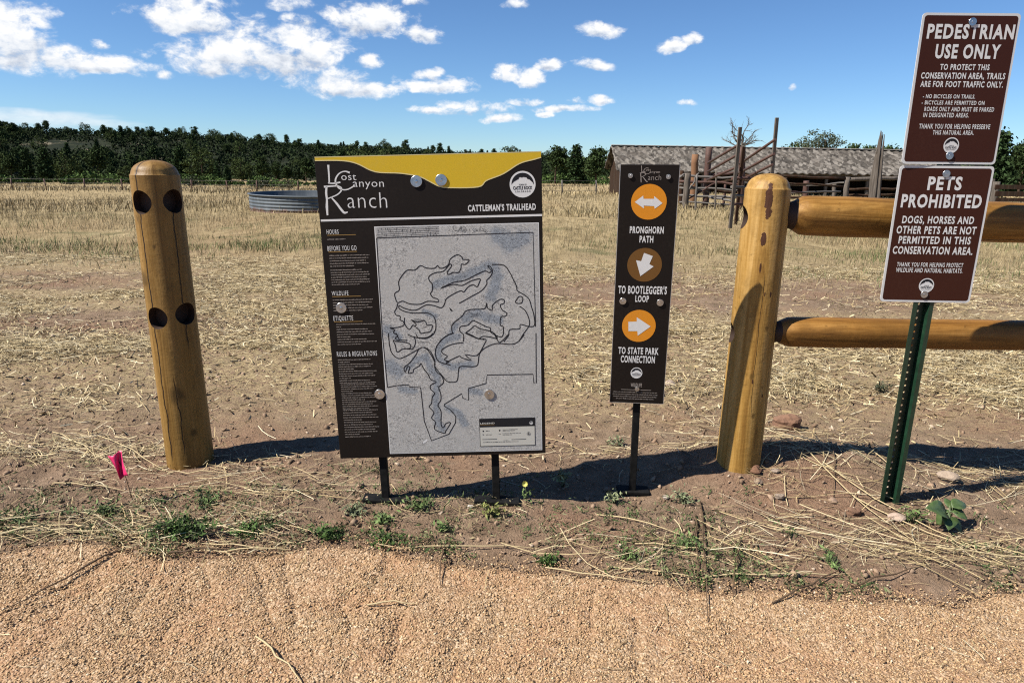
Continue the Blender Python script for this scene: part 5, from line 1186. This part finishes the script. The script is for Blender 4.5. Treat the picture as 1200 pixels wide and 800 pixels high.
bl = [blades(62000, -30, 30, 6.8, 24, .03, .15, .003, .008, gd, DRY, [.34, .26, .25, .15], 1.3), blades(36000, -60, 60, 20, 60, .08, .24, .010, .024, lambda x, y: np.clip(.7 + fbm(x * .3, y * .3, 86, 3), .1, 1), DRY, [.36, .3, .24, .10], 1.4), blades(22000, -130, 130, 55, 140, .15, .4, .04, .09, lambda x, y: np.ones_like(x) * .8, DRY, [.36, .3, .24, .10], 1.2)]
VV = np.concatenate([b_[0] for b_ in bl]); CCc = np.concatenate([b_[1] for b_ in bl])
F5 = np.array([(0, 1, 2), (0, 2, 3), (3, 2, 4)])
tag(link('dry_grass', many('dry_grass', VV, F5, CCc, M_straw)), 'standing dry grass covering the field behind the fence posts', 'grass', kind='stuff')
grn = lambda x, y: np.clip(.25 + 1.8 * fbm(x * .7, y * .9, 87, 3), 0, 1) * (np.exp(-((y - 11.0) / 1.5) ** 2) * (sstep(-x, 2.0, 3.6) + sstep(x, 1.2, 2.6)) + .22)
bl = [blades(34000, -12, 14, 7.8, 17, .04, .15, .004, .009, grn, GRN, [.4, .35, .25], 1.0, .5), blades(2600, -5, 5, 3.6, 8, .02, .06, .003, .005, lambda x, y: sstep(fbm(x * 2.2, y * 2.2, 93, 3), .12, .4), GRN, [.4, .35, .25], 1.0, .8)]
VV = np.concatenate([b_[0] for b_ in bl]); CCc = np.concatenate([b_[1] for b_ in bl])
tag(link('green_grass', many('green_grass', VV, F5, CCc, M_leaf)), 'short green grass growing in patches at the edge of the dry field', 'grass', kind='stuff')
# angular gravel
OCT = np.array([(1, 0, 0), (-1, 0, 0), (0, 1, 0), (0, -1, 0), (0, 0, 1), (0, 0, -1)], float); OF = np.array([(0, 2, 4), (2, 1, 4), (1, 3, 4), (3, 0, 4), (2, 0, 5), (1, 2, 5), (3, 1, 5), (0, 3, 5)])
def chips(x, y, z, r, col, name, label, cat, material=M_stone, flat=.6):
    n = len(x); sc = r[:, None] * g.uniform(.55, 1.25, (n, 3)) * [1, 1, flat]; q_ = rand_unit(n); a = g.uniform(0, 6.283, n)
    V = OCT[None] * sc[:, None] + g.normal(0, .18, (n, 6, 3)) * r[:, None, None]
    ca, sa = np.cos(a)[:, None], np.sin(a)[:, None]; tx = g.normal(0, .45, n)[:, None]
    X = V[..., 0] * ca - V[..., 1] * sa; Y = V[..., 0] * sa + V[..., 1] * ca; Z = V[..., 2] + X * tx
    V = np.stack([X + x[:, None], Y + y[:, None], Z + z[:, None]], -1)
    return tag(link(name, many(name, V, OF, col, material)), label, cat, kind='stuff')
n = 190000; x = g.uniform(-2.7, 2.8, n); y = g.uniform(1.15, 2.12, n); k = y < edge(x) - .01 + .05 * g.normal(size=n); x, y = x[k], y[k]; n = len(x); r = np.minimum(np.exp(g.normal(math.log(.0029), .32, n)), .0064); keep = g.random(n) < .35 + .65 * np.clip(.75 + 1.5 * fbm(x * 5, y * 5, 97, 3), 0, 1) ; x, y, r = x[keep], y[keep], r[keep]; n = len(x)
PAL = np.array([[.53, .348, .187], [.63, .435, .247], [.42, .268, .143], [.72, .550, .352], [.28, .176, .094], [.58, .37, .203], [.77, .65, .47]])
chips(x, y, Hp(x, y) + r * .15, r, PAL[g.choice(7, n, p=[.27, .23, .18, .10, .09, .12, .01])] * g.uniform(.8, 1.15, (n, 1)), 'gravel', 'fine angular pinkish tan gravel covering the path', 'gravel')
n = 34000; x = g.uniform(-4, 4.4, n); y = 1.9 + 3.6 * g.random(n) ** 1.3; k = (y > edge(x) - .02) & (np.abs(x) < y * 1.1 + .8); x, y = x[k], y[k]; n = len(x); r = np.minimum(np.exp(g.normal(math.log(.0036), .66, n)), .017)
DPAL = np.array([[.26, .175, .115], [.33, .225, .15], [.40, .28, .19], [.54, .43, .32], [.19, .125, .08]])
chips(x, y, H(x, y) + r * .2, r, DPAL[g.choice(5, n, p=[.3, .27, .2, .08, .15])] * g.uniform(.8, 1.2, (n, 1)), 'dirt_crumbs', 'crumbs of brown soil and small stones on the bare dirt', 'soil', flat=.75)

# ---------------------------------------------------------------- stones
def stone(px, py, wpx, label, col, name='rock', seed=1, group=None):
    p = ongnd(px, py); r = wpx / 2 / F * math.hypot(p.x, p.y); gg = np.random.default_rng(seed)
    bm = bmesh.new(); bmesh.ops.create_icosphere(bm, subdivisions=3, radius=1)
    for v in bm.verts:
        c = v.co; k = 1 + .22 * math.sin(2.3 * c.x + seed) + .2 * math.sin(2.9 * c.y + seed * 2) + .15 * math.sin(4.1 * c.z + 3 * seed) + .06 * math.sin(9 * c.x + 7 * c.y)
        k = min(k, .95 + .1 * math.sin(5 * c.z + seed)); v.co = Vector((c.x * k, c.y * k * .85, c.z * k * .68)) * r
    me = bpy.data.meshes.new(name); bm.to_mesh(me); bm.free()
    cn = 'stone_' + '_'.join(str(int(v * 100)) for v in col)
    me.materials.append(mat(cn, rough=.95, spec=.15, build=lambda nb, b: {'Base Color': nb.mix(nb.noise(nb.coord(), 90, 4, .7), tuple(v * .6 for v in col), tuple(v * 1.35 for v in col)), 'Normal': nb.bump(nb.noise(nb.coord(), 160, 4, .7), .6, .004)}))
    return tag(link(name, me, None, (p.x, p.y, p.z + r * .38)), label, 'stone', group)
stone(886, 553, 17, 'reddish brown dirt clod against the foot of the right log post', (.22, .12, .075), 'dirt_clod', 3); stone(921, 500, 36, 'large flat reddish clod in the straw right of the fence post', (.26, .15, .10), 'dirt_clod', 5)
stone(908, 553, 11, 'pale stone in the post shadow, right of the reddish clod', (.36, .28, .22), 'rock', 7); stone(889, 566, 12, 'light brown stone just below the reddish clod at the post', (.30, .22, .16), 'rock', 9)
stone(913, 583, 13, 'lone greyish stone below the shadow, left of the green post', (.33, .26, .20), 'rock', 11); stone(1050, 610, 19, 'pale pinkish stone at the foot of the green post', (.50, .38, .30), 'rock', 13)
stone(976, 588, 11, 'small tan stone halfway between the fence post and the green post', (.36, .25, .18), 'rock', 15); stone(1000, 602, 18, 'brown clod to the left of the pale pinkish stone', (.22, .13, .085), 'dirt_clod', 17)
stone(1110, 563, 22, 'flat pale stone in the straw behind the broad leaved plant', (.42, .33, .25), 'rock', 19); stone(785, 452, 15, 'pale stone in the straw right of the narrow trail sign', (.42, .33, .26), 'rock', 21)
stone(551, 595, 9, 'small white stone below the map board between its legs', (.60, .56, .50), 'rock', 23); stone(780, 584, 9, 'white pebble right of the narrow sign foot', (.52, .45, .38), 'rock', 25)

# ---------------------------------------------------------------- plants
def weed(px, py, wpx, hfac, label, colr, nl=110, leaf=.010, name='weed', seed=0):
    p = ongnd(px, py); D = math.hypot(p.x, p.y); rad = wpx * .62 / F * D; nl = int(nl * 1.6); gg = np.random.default_rng(seed + int(px)); z = hz(p.x, p.y)
    if p.y < float(edge(p.x)): z = max(z, float(Hp(p.x, p.y)))
    t = thing(name, label, 'plant', (p.x, p.y, z)); mb = MB(); cen = []
    for k in range(max(5, nl // 11)):
        a = gg.uniform(0, 6.283); rr_ = rad * gg.uniform(.15, 1.25); hh = rad * hfac * gg.uniform(.25, 1.1); e = np.array([math.cos(a) * rr_, math.sin(a) * rr_ * .7, hh])
        mid = e * [.45, .45, .75]; mb.tube([(0, 0, -.01), mid, e], [.0016, .0013, .0008], 5)
        for m_ in range(11):
            f_ = gg.uniform(.3, 1.05); q_ = (mid * (2 * f_) if f_ < .5 else mid + (e - mid) * (2 * f_ - 1)); cen.append(q_ + gg.normal(size=3) * [.010, .010, .006])
    cen = np.array(cen); cen[:, 2] = np.maximum(cen[:, 2], .004)
    T, cc = leaf_cards(cen, gg.uniform(.55, 1.3, len(cen)) * leaf, np.array([colr]) * np.repeat(gg.uniform(.7, 1.7, (len(cen) // 11, 1)), 11, 0) * gg.uniform(.65, 1.35, (len(cen), 1)), .3, .34)
    link('leaves', many('leaves', T, [(0, 1, 2, 3)], cc, M_leaf), t); mb.build('stems', mat('weed_stem', (.10, .11, .05), rough=.7), t)
    return t
G1, G2, G3 = (.062, .112, .026), (.105, .155, .050), (.18, .205, .11)
for a in ((212, 628, 66, .5, 'largest dense green weed clump on the path edge, below the pink flag', G1, 420), (293, 625, 42, .5, 'green weed clump right of the largest one on the path edge', G1, 210), (386, 630, 34, .6, 'dark bushy weed at the path edge below the map board left corner', G1, 190), (240, 590, 46, .35, 'thin low weed between the log post and the path', G2, 120),
          (120, 602, 70, .22, 'flat green weeds in the straw below the pink flag', G2, 130), (15, 612, 60, .25, 'low weeds in the straw at the left edge', G2, 90), (413, 603, 30, .5, 'grey green weed left of the map board left foot', G3, 90), (452, 635, 40, .4, 'low spreading weed on the path edge under the map board', G1, 150), (495, 595, 34, .5, 'leafy weed between the map board legs', G2, 100),
          (450, 612, 26, .5, 'small weed under the left foot of the map board', G2, 80), (520, 622, 22, .7, 'small upright weed below the map board middle', G2, 70), (642, 660, 25, .7, 'tiny dark weed growing alone out of the gravel', G1, 110), (577, 605, 30, .9, 'yellowish weed below the map board right leg', (.16, .17, .05), 80), (660, 570, 30, 1.2, 'pale leafy weed in the shadow left of the narrow sign', G3, 80),
          (720, 590, 26, .8, 'grey weed beside the narrow sign foot', G3, 60), (800, 590, 40, .6, 'pale weed among stones right of the narrow sign foot', G3, 80), (810, 640, 44, .5, 'straggly weed in the straw right of the path edge middle', G2, 90), (740, 655, 40, .4, 'thin weed on the path edge below the narrow sign', G2, 70), (1033, 460, 24, .8, 'dark tufted weed in the straw left of the green post', (.05, .06, .035), 120), (1070, 612, 30, .8, 'feathery weed between the green post and the broad leaved plant', G2, 70),
          (975, 662, 40, .3, 'flat weed in the dirt below the green post', G2, 50), (725, 522, 26, .7, 'grey green weed behind the narrow sign leg', G3, 60)): weed(*a, leaf=.0105)
# broad leaved plant
p = ongnd(1112, 622); bp = thing('broadleaf_weed', 'young plant with broad green leaves right of the green post', 'plant', (p.x, p.y, hz(p.x, p.y))); mb = MB(); st = MB(); mb.c = []
def b_leafg(nb, b):
    n = nb.noise(nb.coord(), 60, 4); return {'Base Color': nb.ramp(n, [(.3, (.055, .10, .028)), (.7, (.12, .18, .06))])}
M_broad = mat('broad_leaf', rough=.45, build=b_leafg)
tips = [((1110, 602), (1086, 588), .5), ((1112, 600), (1098, 612), .7), ((1112, 604), (1112, 618), .75), ((1116, 598), (1135, 606), .7), ((1114, 596), (1108, 580), .5), ((1116, 594), (1132, 585), .5), ((1112, 598), (1124, 596), .6), ((1113, 606), (1128, 622), .6), ((1112, 600), (1100, 597), .55)]
o_ = Vector((p.x, p.y, hz(p.x, p.y)))
top_ = P(1113, 592, p.y) - o_; st.tube([(0, 0, -.02), top_ * .5 + Vector((.004, 0, 0)), top_], [.0035, .003, .002], 7)
for k, (q0_, q1_, wd_) in enumerate(tips):
    dy__ = (-.035, .02, -.05, -.02, .05, .04, .01, -.03, .03)[k]; a = P(*q0_, p.y) - o_; b_ = P(*q1_, p.y + dy__) - o_; d = b_ - a; L = d.length; side = d.cross(Vector((0, -.6, 1))).normalized(); upv = side.cross(d).normalized()
    st.tube([(0, 0, max(a.z - .02, .01)), a], [.0018, .0012], 5); vs = []; n = 9
    for i_ in range(n + 1):
        f_ = i_ / n; wv = wd_ * L * .62 * math.sin(math.pi * min(f_ ** .75, 1)) ** .9 * (1 - .25 * f_) + .0004; c = a + d * f_ - Vector((0, 0, .18 * L * f_ * f_))
        vs += [c + side * wv + upv * wv * .35, c, c - side * wv + upv * wv * .35]
    mb.add(vs, [(3 * i_ + j_, 3 * i_ + j_ + 1, 3 * i_ + j_ + 4, 3 * i_ + j_ + 3) for i_ in range(n) for j_ in (0, 1)], sm=True)
    mb_l = mb
    lo = mb.build('leaf', M_broad, bp); lo.modifiers.new('thick', 'SOLIDIFY').thickness = .0006; mb = MB()
st.build('stem', mat('green_stem', (.12, .15, .06), rough=.6), bp)
# yellow flower
p = ongnd(617, 590); yf = thing('yellow_flower', 'small pale yellow wildflower growing in front of the board shadow', 'flower', (p.x, p.y, hz(p.x, p.y))); o_ = Vector((p.x, p.y, hz(p.x, p.y))); hd = P(615, 566, p.y) - o_
mb = MB(); mb.tube([(0, 0, -.01), hd * .5 + Vector((.003, 0, 0)), hd], .0013, 6); mb.build('stem', mat('green_stem'), yf)
mb = MB()
for k in range(9):
    a = k * 2 * math.pi / 9; e = Vector((math.cos(a), -.5 + .2 * math.sin(a), math.sin(a))) * .012; s_ = Vector((-math.sin(a), 0, math.cos(a))) * .006
    mb.add([hd, hd + e * .6 + s_, hd + e, hd + e * .6 - s_], [(0, 1, 2, 3)])
mb.build('petals', mat('yellow_petal', (.74, .70, .16), rough=.6), yf)
gg = np.random.default_rng(4); cen = gg.normal(size=(26, 3)) * [.012, .012, 0] + np.array([0, 0, 1]) * gg.uniform(.005, hd.z * .8, (26, 1)); T, cc = leaf_cards(cen, gg.uniform(.006, .012, 26), np.array([G2]) * gg.uniform(.8, 1.5, (26, 1)), .3, .35); link('leaves', many('leaves', T, [(0, 1, 2, 3)], cc, M_leaf), yf)
# small dry and greenish sprigs along the verge
g = np.random.default_rng(77); n = 1000; x = g.uniform(-2.0, 1.9, n); y = edge(x) + .02 + .62 * g.random(n) ** 1.5; k = fbm(x * 3, y * 4, 121, 3) > -.10; x, y = x[k], y[k]; n = len(x); per = 16
hgt = g.uniform(.010, .035, n); sp_ = g.uniform(.012, .035, n)
cen = np.repeat(np.stack([x, y, H(x, y)], -1), per, 0) + np.stack([g.normal(size=n * per) * np.repeat(sp_, per), g.normal(size=n * per) * np.repeat(sp_, per), g.random(n * per) * np.repeat(hgt, per)], -1)
SG = np.array([[.06, .10, .03], [.12, .16, .06], [.24, .24, .12], [.38, .31, .17], [.10, .085, .045]])
T, cc = leaf_cards(cen, g.uniform(.004, .013, n * per), np.repeat(SG[g.choice(5, n, p=[.25, .25, .2, .15, .15])], per, 0) * g.uniform(.7, 1.3, (n * per, 1)), .1, .22)
tag(link('verge_sprigs', many('verge_sprigs', T, [(0, 1, 2, 3)], cc, M_leaf)), 'small dry and greenish sprigs sprouting along the verge of the path', 'ground cover', kind='stuff')
# broken chaff matted between the straws
g = np.random.default_rng(131); n = 310000; y = 2.6 + 7.4 * g.random(n) ** .85; x = g.uniform(-1, 1, n) * (y * 1.1 + .9)
k = g.random(n) < (.10 + .9 * patch(x, y)) * bare(x, y) * verge(x, y) * sstep(y, 2.5, 4.0) * (1 - .75 * sstep(y, 7.5, 10)); x, y = x[k], y[k]; n = len(x)
L = g.uniform(.012, .065, n); w = g.uniform(.002, .0048, n); a = g.normal(0, 1.0, n); z = H(x, y) + .002 + np.abs(g.normal(0, .007, n)); tl = g.normal(0, .22, n) * L
dx_c, dy_c = np.cos(a) * L / 2, np.sin(a) * L / 2; wx_c, wy_c = -np.sin(a) * w / 2, np.cos(a) * w / 2; rl = g.normal(0, .5, n) * w
V = np.stack([np.stack([x - dx_c - wx_c, y - dy_c - wy_c, z - tl - rl], -1), np.stack([x + dx_c - wx_c, y + dy_c - wy_c, z + tl - rl], -1), np.stack([x + dx_c + wx_c, y + dy_c + wy_c, z + tl + rl], -1), np.stack([x - dx_c + wx_c, y - dy_c + wy_c, z - tl + rl], -1)], 1)
tag(link('straw_chaff', many('straw_chaff', V, [(0, 1, 2, 3)], STR[g.choice(5, n, p=[.27, .22, .22, .12, .17])] * g.uniform(.6, 1.15, (n, 1)), M_straw)), 'short broken straw and chaff matted on the soil', 'straw', kind='stuff')
# loose green shoots along the verge below the signs
g = np.random.default_rng(211); n = 520; x = g.uniform(-1.7, 1.0, n); y = edge(x) + .0 + .42 * g.random(n) ** 1.3; k = fbm(x * 4, y * 6, 221, 3) > .0; x, y = x[k], y[k]; n = len(x); per = 22
hgt = g.uniform(.015, .050, n); sp_ = g.uniform(.008, .022, n)
cen = np.repeat(np.stack([x, y, H(x, y)], -1), per, 0) + np.stack([g.normal(size=n * per) * np.repeat(sp_, per), g.normal(size=n * per) * np.repeat(sp_, per), g.random(n * per) * np.repeat(hgt, per)], -1)
T, cc = leaf_cards(cen, g.uniform(.003, .009, n * per), np.repeat(np.array([[.075, .125, .035], [.12, .165, .055], [.19, .21, .09]])[g.choice(3, n, p=[.45, .35, .2])], per, 0) * g.uniform(.7, 1.3, (n * per, 1)), .1, .32)
tag(link('verge_shoots', many('verge_shoots', T, [(0, 1, 2, 3)], cc, M_leaf)), 'loose green shoots scattered along the path edge below the signs', 'ground cover', kind='stuff')
